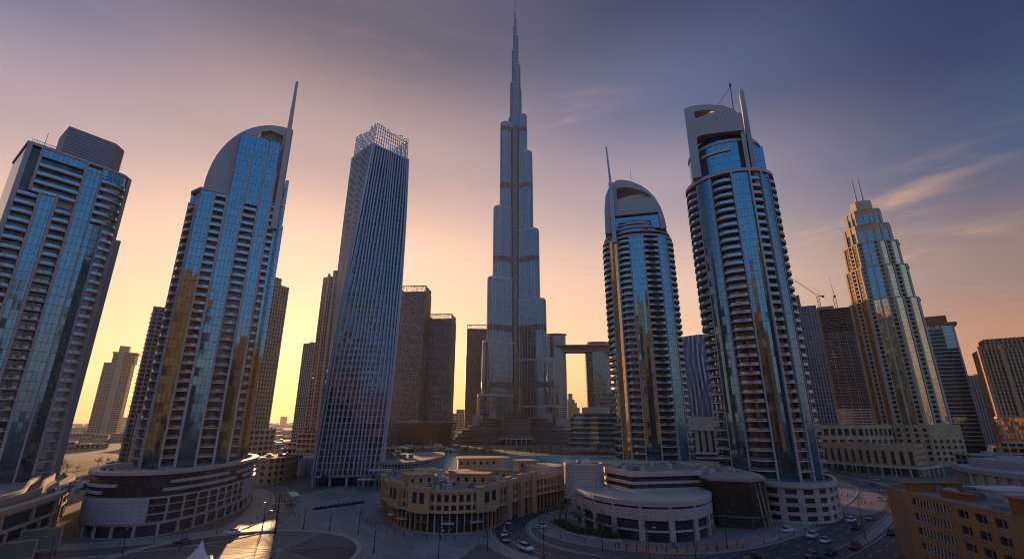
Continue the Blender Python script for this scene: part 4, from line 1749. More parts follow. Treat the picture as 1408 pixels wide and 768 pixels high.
    # wavy metal tower
    t = thing('wavy_building', 'rippled silver-blue metal building left of the horned tower', 'building', (166, 392, 0), R(-18))
    P = [(-30, 0), (-22, -2), (0, -4), (20, -3), (32, 0), (32, 30), (-30, 30)]
    for k, (pa, n) in enumerate((([(-30, 2), (-20, -1), (0, -3), (18, -2), (30, 2)], 56),)):
        q = resample(pa, n)
        for m in range(0, n, 1):
            pass
        mb = MB()
        prev = None
        for f in range(0, 31):
            z = 34 + f * 2.3
            row = []
            for i, (x, y) in enumerate(q):
                zt = 100 + 3.5 * math.sin(math.pi * (i / n) * .9 + .2)
                zz = 34 + (zt - 34) * f / 30
                ph = i + .35 * math.sin(f * .2 + i * .05)
                row.append((x + .5 * math.sin(f * .22) , y - 1.1 * math.sin(ph * 2 * math.pi / 2.8), zz))
            if prev:
                for i in range(n):
                    mb.face([prev[i], prev[i + 1], row[i + 1], row[i]], [(i, f), (i + 1, f), (i + 1, f + 1), (i, f + 1)], True)
            prev = row
        mb.build('rippled_front', M['ripple'], t)
    mb = MB()
    mb.prism([(-29, 3.5), (29, 3.5), (29, 28), (-29, 28)], 0, 99)
    mb.build('body', M['glass_dark'], t)
    # beige hall with slots under it
    t = thing('slotted_hall', 'beige hall with tall vertical slots below the rippled metal building', 'building', (150, 366, 0), R(-18))
    mb = MB()
    P = rect(-26, 30, -6, 10)
    mb.prism(P, 26, 36)
    mb.prism(rect(-25, 29, -5, 9), 0, 26)
    b = mb.build('wall', M['sand_light'], t)
    for k in range(12):
        mb = MB()
        mb.box(-22 + k * 4.4, -5.3, 11, 1.7, .5, 14.6)
        mb.build('slot_window', M['glass_pane'], b)
    for k in range(4):
        mb = MB()
        mb.prism([(-28 - k, -9 - k * 1.5), (30, -10 - k * 1.2), (34, 6), (-28, 6)], 1 + k * 3, 1.7 + k * 3)
        mb.build('terrace_slab', M['slab'], t)


def crane(loc, hm, lj, rz, ang, label):
    t = thing('tower_crane', label, 'crane', loc, rz)
    mb = MB()
    w = 1.4
    for sx in (-w, w):
        for sy in (-w, w):
            mb.beam((sx, sy, 0), (sx, sy, hm), .35)
    for k in range(int(hm / 3)):
        mb.beam((-w, -w, k * 3), (w, -w, k * 3 + 3), .25)
        mb.beam((-w, w, k * 3), (w, w, k * 3 + 3), .25)
        mb.beam((w, -w, k * 3), (w, w, k * 3 + 3), .25)
    mb.build('mast', M['metal_dark'], t)
    mb = MB()
    c, s = math.cos(R(ang)), math.sin(R(ang))
    A = (0, 0, hm)
    B = (c * lj, 0, hm + s * lj)
    up = (-s * 1.6, 0, c * 1.6)
    mb.beam(A, B, .3)
    mb.beam((A[0] + up[0], 0, A[2] + up[2]), (B[0] + up[0] * .3, 0, B[2] + up[2] * .3), .3)
    n = int(lj / 3)
    for k in range(n):
        f0, f1 = k / n, (k + 1) / n
        p = [lerp(A[i], B[i], f0) for i in range(3)]
        q = [lerp(A[i], B[i], f1) + up[i] * lerp(1, .3, f1) for i in range(3)]
        mb.beam(p, q, .2)
    mb.build('jib', M['crane'], t)
    mb = MB()
    mb.box(-4, 0, hm - .5, 7, 2.6, .8)
    mb.box(-6, 0, hm - 2.4, 2.6, 2.2, 2.2)
    mb.beam((-3, 0, hm), (-1.5, 0, hm + 8), .3)
    mb.beam((-1.5, 0, hm + 8), (B[0] * .9, 0, lerp(A[2], B[2], .9) + .5), .12)
    mb.build('counter_jib', M['metal_dark'], t)
    return t


M['ripple'] = rough_mat('rippled_steel', (.30, .38, .50), .32, .06, .05, 0, metal=.95)


def midground():
    # tiers at the foot of the tallest tower
    t = thing('terraced_podium', 'wide terraced podium around the foot of the tallest tower', 'building', (6, 745, 0), 0)
    rnd = random.Random(3)
    for k, (w, d, h) in enumerate(((100, 40, 5), (94, 38, 10), (90, 36, 15), (84, 34, 20), (74, 32, 25), (62, 30, 31), (56, 28, 37))):
        for s in (-1, 1):
            mb = MB()
            x0, x1 = 18 * s, w * s
            P = ccw([(x0, -d + 8), (x1 * .7, -d), (x1, -d * .3), (x1, 20), (x0, 20)])
            mb.prism(P, h - .5, h)
            mb.prism(offset(P, .6, True), h - 2.9, h - 2.4)
            mb.prism(offset(P, .15, True), h + .9, h + 1.2)
            mb.build('terrace_slab', M['far_b'], t)
            g = MB()
            g.prism(offset(P, -2.2, True), h - 5, h - .9)
            g.build('terrace_glazing', M['glass_pane'], t)
    for x, w, h in ((-58, 16, 41), (48, 14, 44), (70, 18, 36), (-36, 10, 46)):
        mb = MB()
        mb.box(x, -8, 25, w, 12, h - 25)
        mb.build('pavilion', M['far_b'], t)
    t = thing('entrance_drum', 'grey cylindrical entrance pavilion in front of the tallest tower', 'building', (6, 706, 0), 0)
    P = arc(0, 0, 22, 20, 0, 360, 40)[:-1]
    mb = MB()
    mb.prism(P, 9, 36)
    d = mb.build('drum_wall', M['mech'], t)
    mb = MB()
    for k in range(9):
        mb.prism(offset(P, .4, True), 9 + k * 3, 9.5 + k * 3)
    mb.build('drum_ring', M['metal'], d)
    mb = MB()
    mb.prism(offset(P, -2, True), 0, 9)
    mb.build('lobby_glazing', M['glass_pane'], t)
    mb = MB()
    q = arc(0, 0, 27, 26, 205, 335, 20)
    mb.band(q, offset(q, -7), 8.2, 9.4)
    mb.build('canopy', M['white'], t)
    for a in (235, 252, 270, 288, 305):
        mb = MB()
        mb.tube((24 * math.cos(R(a)), 23 * math.sin(R(a)), 0), (24 * math.cos(R(a)), 23 * math.sin(R(a)), 8.3), .6, .6, 10)
        mb.build('column', M['white'], t)
    # dark flared box
    t = thing('flared_building', 'dark bronze box building with flared slatted walls by the far shore', 'building', (-112, 640, 0), R(12))
    for k in range(13):
        f = k / 12
        P = [(-36 - f * 3, -10 - f * 2), (14 + f * 2, -24 - f * 4), (34 + f * 5, -4), (30, 22), (-34, 22)]
        mb = MB()
        mb.prism(P, 2 + k * 2.3, 3.3 + k * 2.3)
        mb.build('slat', M['bronze'], t)
    mb = MB()
    mb.prism([(-35, -9), (14, -22), (32, -4), (29, 21), (-33, 21)], 0, 29)
    mb.build('core', M['glass_pane'], t)
    mb = MB()
    mb.prism([(-39, -12), (16, -28), (39, -4), (31, 23), (-36, 23)], 31, 31.8)
    mb.build('roof', M['roof'], t)
    roof_bits(t, -20, 10, -5, 12, 31.8, 21, 'roof', 4)
    # round terraced glass building on the right shore
    t = thing('terraced_building', 'round dark glass building with curved terraces on the far shore', 'building', (103, 530, 0), 0)
    for k in range(8):
        r = 40 - max(0, k - 5) * 2 + (4 if k in (0,) else 0)
        P = [(r * 1.06 * math.cos(R(a)), r * .62 * math.sin(R(a))) for a in range(0, 360, 12)]
        z = 5 + k * 5.0
        mb = MB()
        mb.prism(P, z, z + .8)
        mb.build('terrace_slab', M['terr'], t)
        if k < 7:
            g = MB()
            g.prism(offset(P, -3.2, True), z + .8, z + 5)
            g.build('terrace_glazing', M['glass_teal_dark'], t)
            rl = MB()
            q = offset(P, -.3, True)
            rl.band(q, offset(q, -.15), z + .8, z + 1.9)
            rl.build('balustrade', M['glass_balustrade'], t)
    for a in range(200, 345, 16):
        mb = MB()
        mb.tube((38 * math.cos(R(a)), 22 * math.sin(R(a)), 0), (38 * math.cos(R(a)), 22 * math.sin(R(a)), 5.2), .5, .5, 8)
        mb.build('column', M['conc'], t)
    mb = MB()
    mb.prism([(-25, -14), (2, -16), (2, 6), (-25, 6)], 40.8, 47)
    p = mb.build('roof_pavilion', M['sand_light'], t)
    for k in range(8):
        mb = MB()
        mb.box(-23 + k * 3.2, -15.6, 41, .5, .6, 5.6)
        mb.build('fin', M['sand_light'], p)
    for k in range(5):
        P = arc(18, 4, 26 - k, 14 - k * .6, 0, 360, 30)[:-1]
        mb = MB()
        mb.prism(P, 44 + k * 4.3, 45 + k * 4.3)
        g = MB()
        g.prism(offset(P, -1.6, True), 41 + k * 4.3, 44 + k * 4.3)
        mb.build('terrace_slab', M['terr'], t)
        g.build('terrace_glazing', M['glass_teal_dark'], t)
    # mesh-walled exhibition building beside the twisted tower
    t = thing('mesh_hall', 'long low curved building with a pale mesh wall right of the twisted tower', 'building', (0, 0, 0), 0)
    F = smooth_path([(-78, 271), (-66, 268), (-54, 274), (-47, 300), (-46, 328), (-50, 350)], 6)
    back = [(-62, 355), (-84, 330), (-84, 285)]
    P = F + back
    mb = MB()
    mb.prism(ccw(P), 0, 10.2)
    mb.build('core', M['glass_pane'], t)
    mb = MB()
    mb.prism(ccw(offset(P, 1.4, True)), 10.3, 11.6)
    mb.build('roof', M['roof'], t)
    sc = MB()
    q = resample(F, 62)
    for k in range(62):
        dd = offset(q, 1.0)
        sc.beam((*dd[k], 2.6), (*dd[min(k + 1, 62)], 10.4), .22)
        sc.beam((*dd[k], 2.6), (*dd[k], 10.4), .2)
    for h in range(8):
        dd = offset(F, 1.0)
        sc.band(dd, offset(dd, -.2), 2.6 + h * 1.1, 2.8 + h * 1.1)
    sc.build('mesh_screen', M['white'], t)
    for k in range(0, 62, 6):
        c = MB()
        c.tube((*offset(q, .6)[k], 0), (*offset(q, .6)[k], 2.8), .25, .25, 6)
        c.build('column', M['metal'], t)
    roof_bits(t, -76, -60, 290, 330, 11.6, 31, 'roof', 6)
    # entrance canopies by the twisted tower
    for (x, y, w, h, lab) in ((-68, 257, 12, 8.5, 'upper flat canopy at the right foot of the twisted tower'), (-72, 249, 9, 5, 'lower flat canopy in front of the twisted tower entrance'), (-60, 251, 10, 6.5, 'flat canopy nearest the mesh-walled building')):
        t = thing('entrance_canopy', lab, 'canopy', (x, y, 0), R(8), 'canopies by the twisted tower')
        mb = MB()
        mb.box(0, 0, h, w, 6, .6)
        mb.build('canopy_roof', M['white'], t)
        for sx in (-1, 1):
            for sy in (-1, 1):
                mb = MB()
                mb.box(sx * (w / 2 - .5), sy * 2.5, 0, .5, .5, h)
                mb.build('post', M['metal'], t)


M['behind_a'] = rough_mat('gold_reflection_render', (.52, .24, .10), .85, .2, .05, .1, dirt=.3)  # wall reddened so its mirror image in blue glass reads as golden sunlight
M['behind_b'] = rough_mat('deep_gold_reflection_render', (.36, .15, .06), .85, .2, .05, .1, dirt=.3)  # darker wall, likewise coloured to give sunlit gold reflections
M['terr'] = rough_mat('terrace_edge', (.22, .26, .27), .5, .1, .1, 0, metal=.3)
M['glass_teal_dark'] = glass_mat('dark_teal_glass', (.06, .12, .14), 2.0, 4.0, frame=(.03, .04, .045), jitter=.04, dark=.5, metal=.6)


# ------------------------------------------------------------------ the rows of towers across the road behind the viewpoint: they show as reflections in the glass
def behind():
    rnd = random.Random(5)
    spots = [(-150, -95, 44, 168), (-85, -150, 36, 120), (-30, -185, 40, 205), (28, -150, 34, 142), (78, -190, 42, 188), (135, -140, 40, 115), (185, -60, 36, 172), (235, -150, 44, 205),
             (-215, -40, 40, 196), (-255, -150, 46, 150), (-330, 10, 44, 175), (250, 30, 40, 120), (-130, -260, 60, 235), (60, -300, 60, 225), (330, -20, 46, 190)]
    walls = ['behind_a', 'behind_b', 'far_b', 'behind_b']
    for k, (x, y, w, h) in enumerate(spots):
        t = thing('opposite_tower', 'high-rise across the road behind the viewpoint, mirrored in the glass towers', 'tower', (x, y, 0), math.atan2(x, -y) * -1 + R(180) + rnd.uniform(-.3, .3), 'high-rises behind the viewpoint')
        P = rect(-w / 2, w / 2, -w / 2.4, w / 2.4)
        grid_body(t, P, 0, h, 3.6, 4.2, 1.2, 1.0, .6, wall=walls[k % 4], glass='glass_pane')
        grid_body(t, rect(-w / 3.2, w / 3.2, -w / 4, w / 4), h, h + rnd.uniform(8, 22), 3.6, 4.2, 1.2, 1.0, .6, wall=walls[k % 4])


far_towers()
midground()
behind()

# ------------------------------------------------------------------ framed low-rise walls: real piers and bands with glazed openings between
class Low:
    def __init__(self, name, label, cat='building', wall='sand'):
        self.root = thing(name, label, cat, (0, 0, 0), 0)
        self.wall = wall
        self.nwin = 0
        self.rest = MB()
        self.frame = MB()

    def rows(self, path, rows, thick=.7, out=0.0, glass='glass_pane'):
        """rows: (z0, open_bottom, open_top, z1, bays, pier_fraction, arched)"""
        path = offset(path, out) if out else path
        inner = offset(path, -thick)
        for (z0, zb, zt, z1, n, pf, arch) in rows:
            if zb > z0:
                self.frame.band(path, inner, z0, zb)
            if z1 > zt:
                self.frame.band(path, inner, zt, z1)
            for k in range(n + 1):
                a, b = max(0, (k - pf / 2) / n), min(1, (k + pf / 2) / n)
                self.frame.band(sub(path, a, b), offset(sub(path, a, b), -thick), zb, zt)
            for k in range(n):
                a, b = (k + pf / 2) / n, (k + 1 - pf / 2) / n
                if arch:
                    for s in range(3):
                        f = (.30, .14, .05)[s] * (b - a)
                        za = zt - .35 * (s + 1)
                        for (p0, p1) in ((a, a + f), (b - f, b)):
                            q = sub(path, p0, p1)
                            self.frame.band(q, offset(q, -thick), za, za + .35)
                q = offset(sub(path, a, b), -thick * .6)
                self.nwin += 1
                if self.nwin <= 98:
                    w = MB()
                    w.band(q, offset(q, -.12), zb, zt)
                    w.build('window', M[glass], self.root)
                else:
                    self.rest.band(q, offset(q, -.12), zb, zt)

    def close(self, glass='glass_pane'):
        self.frame.build('wall', M[self.wall], self.root)
        if self.rest.f:
            self.rest.build('window_rows', M[glass], self.root)['kind'] = 'stuff'

    def part(self, name, mb, mat):
        return mb.build(name, M[mat], self.root)


def parapet(L, poly, z, mat, h=.9, name='parapet'):
    mb = MB()
    P = list(poly) + [poly[0]]
    mb.band(P, offset(P, -.5), z, z + h)
    return L.part(name, mb, mat)


def clutter(L, poly_pts, z, seed, n, mat='roof_grey'):
    """air handlers, ducts and tanks on a roof, each a part"""
    rnd = random.Random(seed)
    for k in range(n):
        x, y = rnd.choice(poly_pts)
        x += rnd.uniform(-4, 4)
        y += rnd.uniform(-4, 4)
        mb = MB()
        kind = rnd.random()
        if kind < .5:
            w, d, h = rnd.uniform(1.2, 3.4), rnd.uniform(1, 2.2), rnd.uniform(.8, 1.8)
            a = rnd.uniform(0, 3)
            mb.box(x, y, z, w, d, h, a)
            mb.box(x, y, z + h, w * .8, d * .8, .2, a)
            L.part('air_handler', mb, rnd.choice(['roof_grey', 'white', 'metal']))
        elif kind < .8:
            a = rnd.uniform(0, 3)
            l = rnd.uniform(3, 8)
            mb.beam((x, y, z + .5), (x + math.cos(a) * l, y + math.sin(a) * l, z + .5), .6)
            L.part('duct', mb, rnd.choice(['metal', 'white']))
        else:
            mb.tube((x, y, z), (x, y, z + 1.3), .8, .8, 12)
            mb.tube((x, y, z + 1.3), (x, y, z + 1.6), .8, .1, 12)
            L.part('water_tank', mb, 'white')


def low_buildings():
    # ---- rounded shopping building in the middle
    L = Low('arcaded_building', 'curved sandstone arcade building with arched upper windows in the centre', wall='sand')
    front = smooth_path([(-46, 226), (-53, 212), (-51, 197), (-43, 177), (-34, 164), (-22, 157.5), (-11, 160), (-4, 170)], 6)
    right = smooth_path([(-4, 170), (1, 181), (6, 190), (11, 196)], 5)
    lobe = smooth_path([(11, 196), (18, 204), (23, 212), (24, 222), (19, 231)], 6)
    for p, n in ((sub(front, 0, .26), 5), (sub(front, .26, .5), 5), (sub(front, .5, .78), 6), (sub(front, .78, 1), 5), (right, 6), (lobe, 9)):
        hi = 12.2
        tall = p is right or p is lobe
        L.rows(p, [(0, .2, 5.6, 6.0, n * 2, .17, False), (6.0, 6.4, 7.9, 8.5, n * 2, .34, False), (8.5, 8.8, 10.9, 11.4, n * 2, .40, p is front)], thick=1.1)
        par = MB()
        par.band(offset(p, .35), offset(p, -.8), 11.4, 12.3 if not tall else 13.1)
        L.part('cornice', par, 'sand')
        led = MB()
        led.band(offset(p, .6), p, 5.75, 6.1)
        L.part('string_course', led, 'sand_light')
    back = [(-2, 232), (-22, 232), (-38, 232)]
    P = ccw(front[:-1] + right[:-1] + lobe + back)
    mb = MB()
    mb.prism(offset(P, -1.2, True), .1, 11.0)
    L.part('roof', mb, 'roof')
    for i, s_ in enumerate((.30, .38, .46, .54, .62, .70, .78, .86)):
        q = sub(front, s_, s_ + .035)
        mb = MB()
        mb.band(offset(q, 1.7), q, 3.0, 3.2)
        L.part('awning', mb, ('slab', 'conc', 'ochre_dark')[i % 3])
    # projecting bays with tall arches
    for (t_, w, h) in ((.335, .045, 13.2), (.56, .05, 13.4), (.70, .04, 12.8), (.93, .05, 13.0)):
        q = sub(front, t_ - w, t_ + w)
        mb = MB()
        mb.band(offset(q, .9), offset(q, -1), 5.4, h)
        b = L.part('bay', mb, 'sand')
        for s in (.25, .6):
            qq = offset(sub(q, s, s + .2), .98)
            mb = MB()
            mb.band(qq, offset(qq, -.2), 8.2, 11.3)
            mb.build('window', M['glass_pane'], b)
    for s in (.15, .5, .8):
        q = offset(sub(right, s, s + .1), 1.0)
        mb = MB()
        mb.band(q, offset(q, -2), 0, 14.2)
        L.part('buttress', mb, 'sand')
    for (x, y, w, d, h, a) in ((-34, 180, 9, 8, 14.5, .5), (-14, 181, 12, 7, 14.6, -.2), (-16, 224, 17, 13, 16.8, .15), (6, 226, 9, 7, 15.5, .4), (-6, 205, 12, 5, 13.6, -.5), (10, 224, 9, 7, 14.0, 0), (-36, 205, 8, 12, 13.4, .2), (-20, 200, 9, 6, 13.6, .6)):
        mb = MB()
        mb.box(x, y, 10.9, w, d, h - 10.9, a)
        mb.box(x, y, h, w + .8, d + .8, .5, a)
        rb = L.part('roof_block', mb, 'sand')
        nw = int(w / 2.6)
        for j in range(nw):
            u = -w / 2 + (j + .5) * w / nw
            wx, wy = x + u * math.cos(a) + (d / 2 + .03) * math.sin(a), y + u * math.sin(a) - (d / 2 + .03) * math.cos(a)
            mb = MB()
            mb.box(wx, wy, h - 2.1, .95, .16, 1.3, a)
            mb.build('window', M['glass_pane'], rb)
    mb = MB()
    mb.prism(arc(-10, 226, 9, 5, 0, 360, 20)[:-1], 11, 17.2)
    L.part('roof_drum', mb, 'sand_light')
    mb = MB()
    mb.prism(arc(14, 219, 8, 10, 0, 360, 24)[:-1], 11, 14.4)
    L.part('roof_drum', mb, 'sand_light')
    clutter(L, [(-40, 195), (-30, 190), (-25, 172), (-12, 172), (-8, 190), (-20, 210), (-30, 220), (2, 205), (10, 214), (0, 215), (-26, 182), (-14, 192), (-44, 205), (-30, 200)], 11.0, 4, 90)
    L.close()

    # ---- shopping centre drum with stepped banded upper storeys
    L = Low('drum_mall', 'pale stone drum-shaped building with tall columns and dark banded upper storeys', wall='stone_tile')
    F = smooth_path([(22, 186), (22.5, 172), (27, 158), (34, 150), (43, 146.5), (53, 149), (61, 157), (66, 168), (67, 180)], 6)
    n = 11
    L.rows(F, [(0, 0, 5.6, 5.6, n, .2, False)], thick=1.2)
    tr = MB()
    q = offset(F, -.3)
    tr.band(q, offset(q, -.4), 2.5, 3.0)
    L.part('transom', tr, 'stone_tile')
    w = MB()
    w.band(F, offset(F, -1.4), 5.6, 8.6)
    L.part('fascia', w, 'stone_tile')
    w = MB()
    w.band(offset(F, -.5), offset(F, -1.4), 8.6, 9.2)
    L.part('shadow_slot', w, 'glass_pane')
    for k in range(0, n):
        q = sub(F, (k + .94) / n if k < n - 1 else .995, min(1, (k + 1.04) / n))
        mb = MB()
        mb.band(q, offset(q, -1), 8.6, 9.2)
        L.part('slot_pier', mb, 'stone_tile')
    w = MB()
    w.band(offset(F, .15), offset(F, -1.6), 9.2, 10.6)
    L.part('cornice', w, 'stone_tile')
    deck = MB()
    deck.prism(ccw(offset(F, -1.2) + [(60, 200), (30, 200)]), 9.3, 10.2)
    L.part('terrace', deck, 'stone_tile')
    U = [(33, 208), (35, 184), (41, 170), (66, 175), (74, 190), (72, 212)]
    zz = 10.2
    for k, (h, kind) in enumerate(((.9, 's'), (1.3, 'g'), (.9, 's'), (1.5, 'g'), (1.0, 's'))):
        mb = MB()
        if kind == 's':
            mb.prism(offset(U, .35 + .1 * k, True), zz, zz + h)
            L.part('stone_band', mb, 'stone_tile')
        else:
            mb.prism(offset(U, .1, True), zz, zz + h)
            L.part('ribbon_window', mb, 'glass_pane')
        zz += h
    parapet(L, offset(U, .7, True), zz, 'stone_tile', .8)
    mb = MB()
    mb.prism(offset(U, -1.5, True), zz - .2, zz + .15)
    L.part('roof_deck', mb, 'roof_grey')
    clutter(L, [(45, 180), (60, 186), (55, 196), (42, 190), (62, 200)], zz + .15, 8, 14)
    L.close()

    L = Low('drum_tower', 'tall plain brown cylinder standing left of the pale drum-shaped building', wall='screen')
    P = arc(26.3, 183, 7.0, 7.0, 0, 360, 40)[:-1]
    mb = MB()
    mb.prism(P, 0, 17.5)
    b = L.part('drum_wall', mb, 'stone_tile')
    mb = MB()
    for k in range(40):
        p = P[k]
        a = math.atan2(p[1] - 183, p[0] - 26.3)
        mb.box(26.3 + 7.1 * math.cos(a), 183 + 7.1 * math.sin(a), .3, .3, .35, 17.0, a)
    mb.build('rib_screen', M['stone_tile'], b)
    PP = P + [P[0]]
    mb = MB()
    mb.band(offset(PP, .25), offset(PP, -.5), 17.5, 18.3)
    L.part('parapet', mb, 'stone_tile')
    clutter(L, [(26, 184)], 17.5, 3, 4)
    L.close()

    # ---- dark louvred block between the drum building and the horned tower
    L = Low('louvred_block', 'black louvred block with pale slanted ribs between drum building and horned tower', wall='bronze')
    F = [(66, 178), (66.5, 167), (77, 163), (84, 168), (88, 180)]
    mb = MB()
    mb.prism(ccw(F + [(90, 205), (72, 208)]), 3.6, 14.0)
    L.part('core', mb, 'glass_dark')
    for k in range(16):
        mb = MB()
        mb.band(offset(F, .5), offset(F, 0.0), 4 + k * .62, 4.28 + k * .62)
        L.part('louvre', mb, 'bronze')
    mb = MB()
    mb.prism(ccw(offset(F, .9) + [(90, 206), (71, 209)]), 14, 14.9)
    L.part('roof', mb, 'roof')
    for k in range(7):
        q = sub(F, .60 + k * .06, .608 + k * .06)
        x, y = offset(q, .8)[0]
        mb = MB()
        mb.beam((x - 1.2, y, 14.6), (x + .6, y, .2), .3)
        L.part('slanted_rib', mb, 'sand_light')
    mb = MB()
    mb.prism(ccw(offset(F, -1.2) + [(88, 200), (72, 205)]), 0, 3.7)
    L.part('shopfront', mb, 'glass_teal_dark')
    mb = MB()
    mb.band(offset(F, 1.6), offset(F, -.5), 3.5, 3.9)
    L.part('canopy', mb, 'glass_balustrade')
    clutter(L, [(76, 190), (82, 186), (74, 176)], 14.9, 14, 12)
    L.close()
    # curved plank roof pieces behind them
    L = Low('rooftop_deck', 'low dusty roof deck with plant between the mall and the rounded tower', wall='slab')
    P = [(36, 210), (74, 214), (92, 206), (102, 250), (96, 262), (50, 262), (40, 240)]
    mb = MB()
    mb.prism(ccw(P), 0, 12.3)
    L.part('block', mb, 'stone_tile')
    parapet(L, ccw(P), 12.3, 'stone_tile', .9)
    clutter(L, [(50, 225), (60, 235), (75, 225), (85, 235), (90, 222), (60, 250)], 12.3, 17, 26)
    mb = MB()
    q = smooth_path([(44, 252), (52, 240), (66, 236), (84, 240), (96, 236)], 6)
    mb.band(q, offset(q, 2.2), 13.6, 14.2)
    L.part('curved_canopy', mb, 'sand_light')
    L.close()

    # ---- round podium under the horned tower
    L = Low('round_podium', 'curved beige podium with square windows under the horned tower', wall='stone_tile')
    F = smooth_path([(86, 183), (91, 175), (99, 171.5), (109, 174), (119, 184), (127, 199), (130, 214)], 6)
    F2 = F
    rows = [(k * 2.75, k * 2.75 + .75, k * 2.75 + 2.35, (k + 1) * 2.75, 13, .38, False) for k in range(4)]
    L.rows(F2, rows)
    mb = MB()
    mb.band(offset(F, .5), offset(F, -1), 11, 12.2)
    L.part('cornice', mb, 'stone_tile')
    mb = MB()
    mb.prism(ccw(offset(F, -.9) + [(124, 232), (96, 230)]), .1, 11.4)
    L.part('roof', mb, 'roof')
    L.close()

    # ---- podium under the blade tower
    L = Low('curved_podium', 'large curved podium with dark window bands and gridded glazing under the blade-topped tower', wall='white')
    F = smooth_path([(-146, 184), (-139, 166), (-129, 154), (-117, 150.5), (-107, 154), (-103, 166), (-103, 182), (-106, 200), (-112, 217), (-121, 230), (-134, 238)], 7)
    T = plen(F)
    P = ccw(F + [(-150, 232), (-156, 205)])
    # street level shops
    L.rows(F, [(0, .2, 3.3, 3.9, 26, .12, False)], thick=.9)
    grid = (.36, .66)
    st = MB()
    for a, b in ((0, grid[0]), (grid[1], 1)):
        q = sub(F, a, b)
        st = MB()
        st.band(offset(q, .4), offset(q, -.9), 3.9, 11.0)
        L.part('stone_panel', st, 'white')
    q = sub(F, *grid)
    L.rows(q, [(3.9, 4.1, 6.1, 6.3, 9, .12, False), (6.3, 6.4, 8.5, 8.6, 9, .12, False), (8.6, 8.7, 10.5, 11.0, 9, .12, False)], out=.3)
    mb = MB()
    mb.band(offset(F, -.2), offset(F, -1.4), 11.0, 17.2)
    L.part('dark_band', mb, 'glass_pane')
    for a, b, z in ((.10, .30, 13.9), (.16, .27, 11.9), (.38, .60, 12.4), (.39, .56, 14.6), (.60, .76, 14.2), (.64, .82, 12.2)):
        q = sub(F, a, b)
        mb = MB()
        mb.band(offset(q, .35), offset(q, -.5), z, z + .9)
        L.part('balcony_band', mb, 'white')
    for k in range(12):
        q = sub(F, .02, .32)
        mb = MB()
        mb.band(offset(q, .12), offset(q, -.4), 11.2 + k * .5, 11.32 + k * .5)
        L.part('louvre', mb, 'metal_dark')
    mb = MB()
    mb.band(offset(F, .7), offset(F, -1.8), 17.2, 18.2)
    L.part('cornice', mb, 'stone_tile')
    mb = MB()
    mb.prism(offset(P, -1.1, True), .1, 15.4)
    L.part('roof_deck', mb, 'roof')
    for s in (3.5, 5.5):
        q = offset(sub(F, .02, .4), -s)
        mb = MB()
        mb.band(q, offset(q, -.5), 15.4, 17.6 + s * .1)
        L.part('terrace_ring', mb, 'sand_light')
    q = offset(sub(F, .62, .98), -4)
    mb = MB()
    mb.band(q, offset(q, -.6), 15.4, 18)
    L.part('terrace_ring', mb, 'sand_light')
    clutter(L, [(-140, 175), (-132, 165), (-112, 225), (-125, 228)], 15.4, 19, 12, 'sand_light')
    L.close()

    # ---- podium at the left edge
    L = Low('curved_podium', 'dark glazed podium with tan frames and curved dusty roof at the lower left edge', wall='sand_light')
    F = smooth_path([(-110, 92), (-116, 112), (-124, 132), (-132, 148), (-142, 160), (-153, 172), (-165, 188), (-178, 200)], 6)
    F = list(F)
    F = [p for p in F]
    Fo = F
    L.rows(Fo, [(0, .3, 4.6, 5.0, 16, .10, False), (5.0, 5.2, 7.6, 8.2, 16, .10, False), (8.2, 8.4, 11.4, 12.0, 9, .10, False)])
    mb = MB()
    mb.band(offset(Fo, .7), offset(Fo, -1.6), 12.0, 13.2)
    L.part('cornice', mb, 'sand_light')
    mb = MB()
    mb.prism(ccw([(p[0], p[1]) for p in offset(Fo, -1.0)] + [(-230, 230), (-260, 150), (-150, 80)]), .1, 12.2)
    L.part('roof_deck', mb, 'roof')
    for s in (5, 8.5):
        q = offset(Fo, -s)
        mb = MB()
        mb.band(q, offset(q, -.7), 12.2, 14.2)
        L.part('terrace_ring', mb, 'sand_light')
    clutter(L, [(-146, 172), (-150, 180), (-138, 160), (-156, 186), (-135, 152)], 12.2, 23, 26)
    mb = MB()
    mb.prism([(-160, 196), (-152, 190), (-150, 206), (-158, 212)], 12.2, 16.5)
    L.part('roof_block', mb, 'sand_light')
    L.close()

    # ---- low beige buildings behind the podium
    L = Low('beige_block', 'low beige block with square windows left of the twisted tower', wall='sand')
    F = [(-152, 276), (-143, 273), (-132, 272), (-129, 284), (-132, 306)]
    L.rows(F, [(k * 3.3, k * 3.3 + .8, k * 3.3 + 2.7, (k + 1) * 3.3, 12, .45, False) for k in range(4)])
    mb = MB()
    mb.prism(ccw(offset(F, -.8) + [(-150, 310), (-156, 290)]), .1, 12.8)
    L.part('roof', mb, 'roof')
    clutter(L, [(-142, 284), (-140, 295)], 12.8, 33, 10, 'sand')
    L.close()
    L = Low('dome_hall', 'plain grey rounded hall at the left foot of the twisted tower', wall='conc')
    c = (-122, 318)
    mb = MB()
    P = arc(*c, 13, 10, 0, 360, 28)[:-1]
    mb.prism(P, 0, 10)
    L.part('wall', mb, 'conc')
    mb = MB()
    mb.prism(arc(*c, 12, 9, 0, 360, 28)[:-1], 10, 11.2)
    L.part('roof', mb, 'conc')
    for k in range(8):
        a = R(200 + k * 20)
        mb = MB()
        mb.box(c[0] + 13 * math.cos(a), c[1] + 10 * math.sin(a), 0, .6, .6, 10.3, a)
        L.part('buttress', mb, 'conc')

    # ---- long beige building on the right with tall windows
    L = Low('colonnade_building', 'long sand-coloured building with a row of tall dark windows, right middle ground', wall='sand')
    F = [(223, 356), (222, 350), (238, 318), (250, 306)]
    L.rows(F, [(0, .2, 4.8, 5.6, 13, .14, False), (5.6, 6.6, 14.5, 18.5, 13, .55, False)])
    F2 = [(250, 306), (270, 322), (276, 336)]
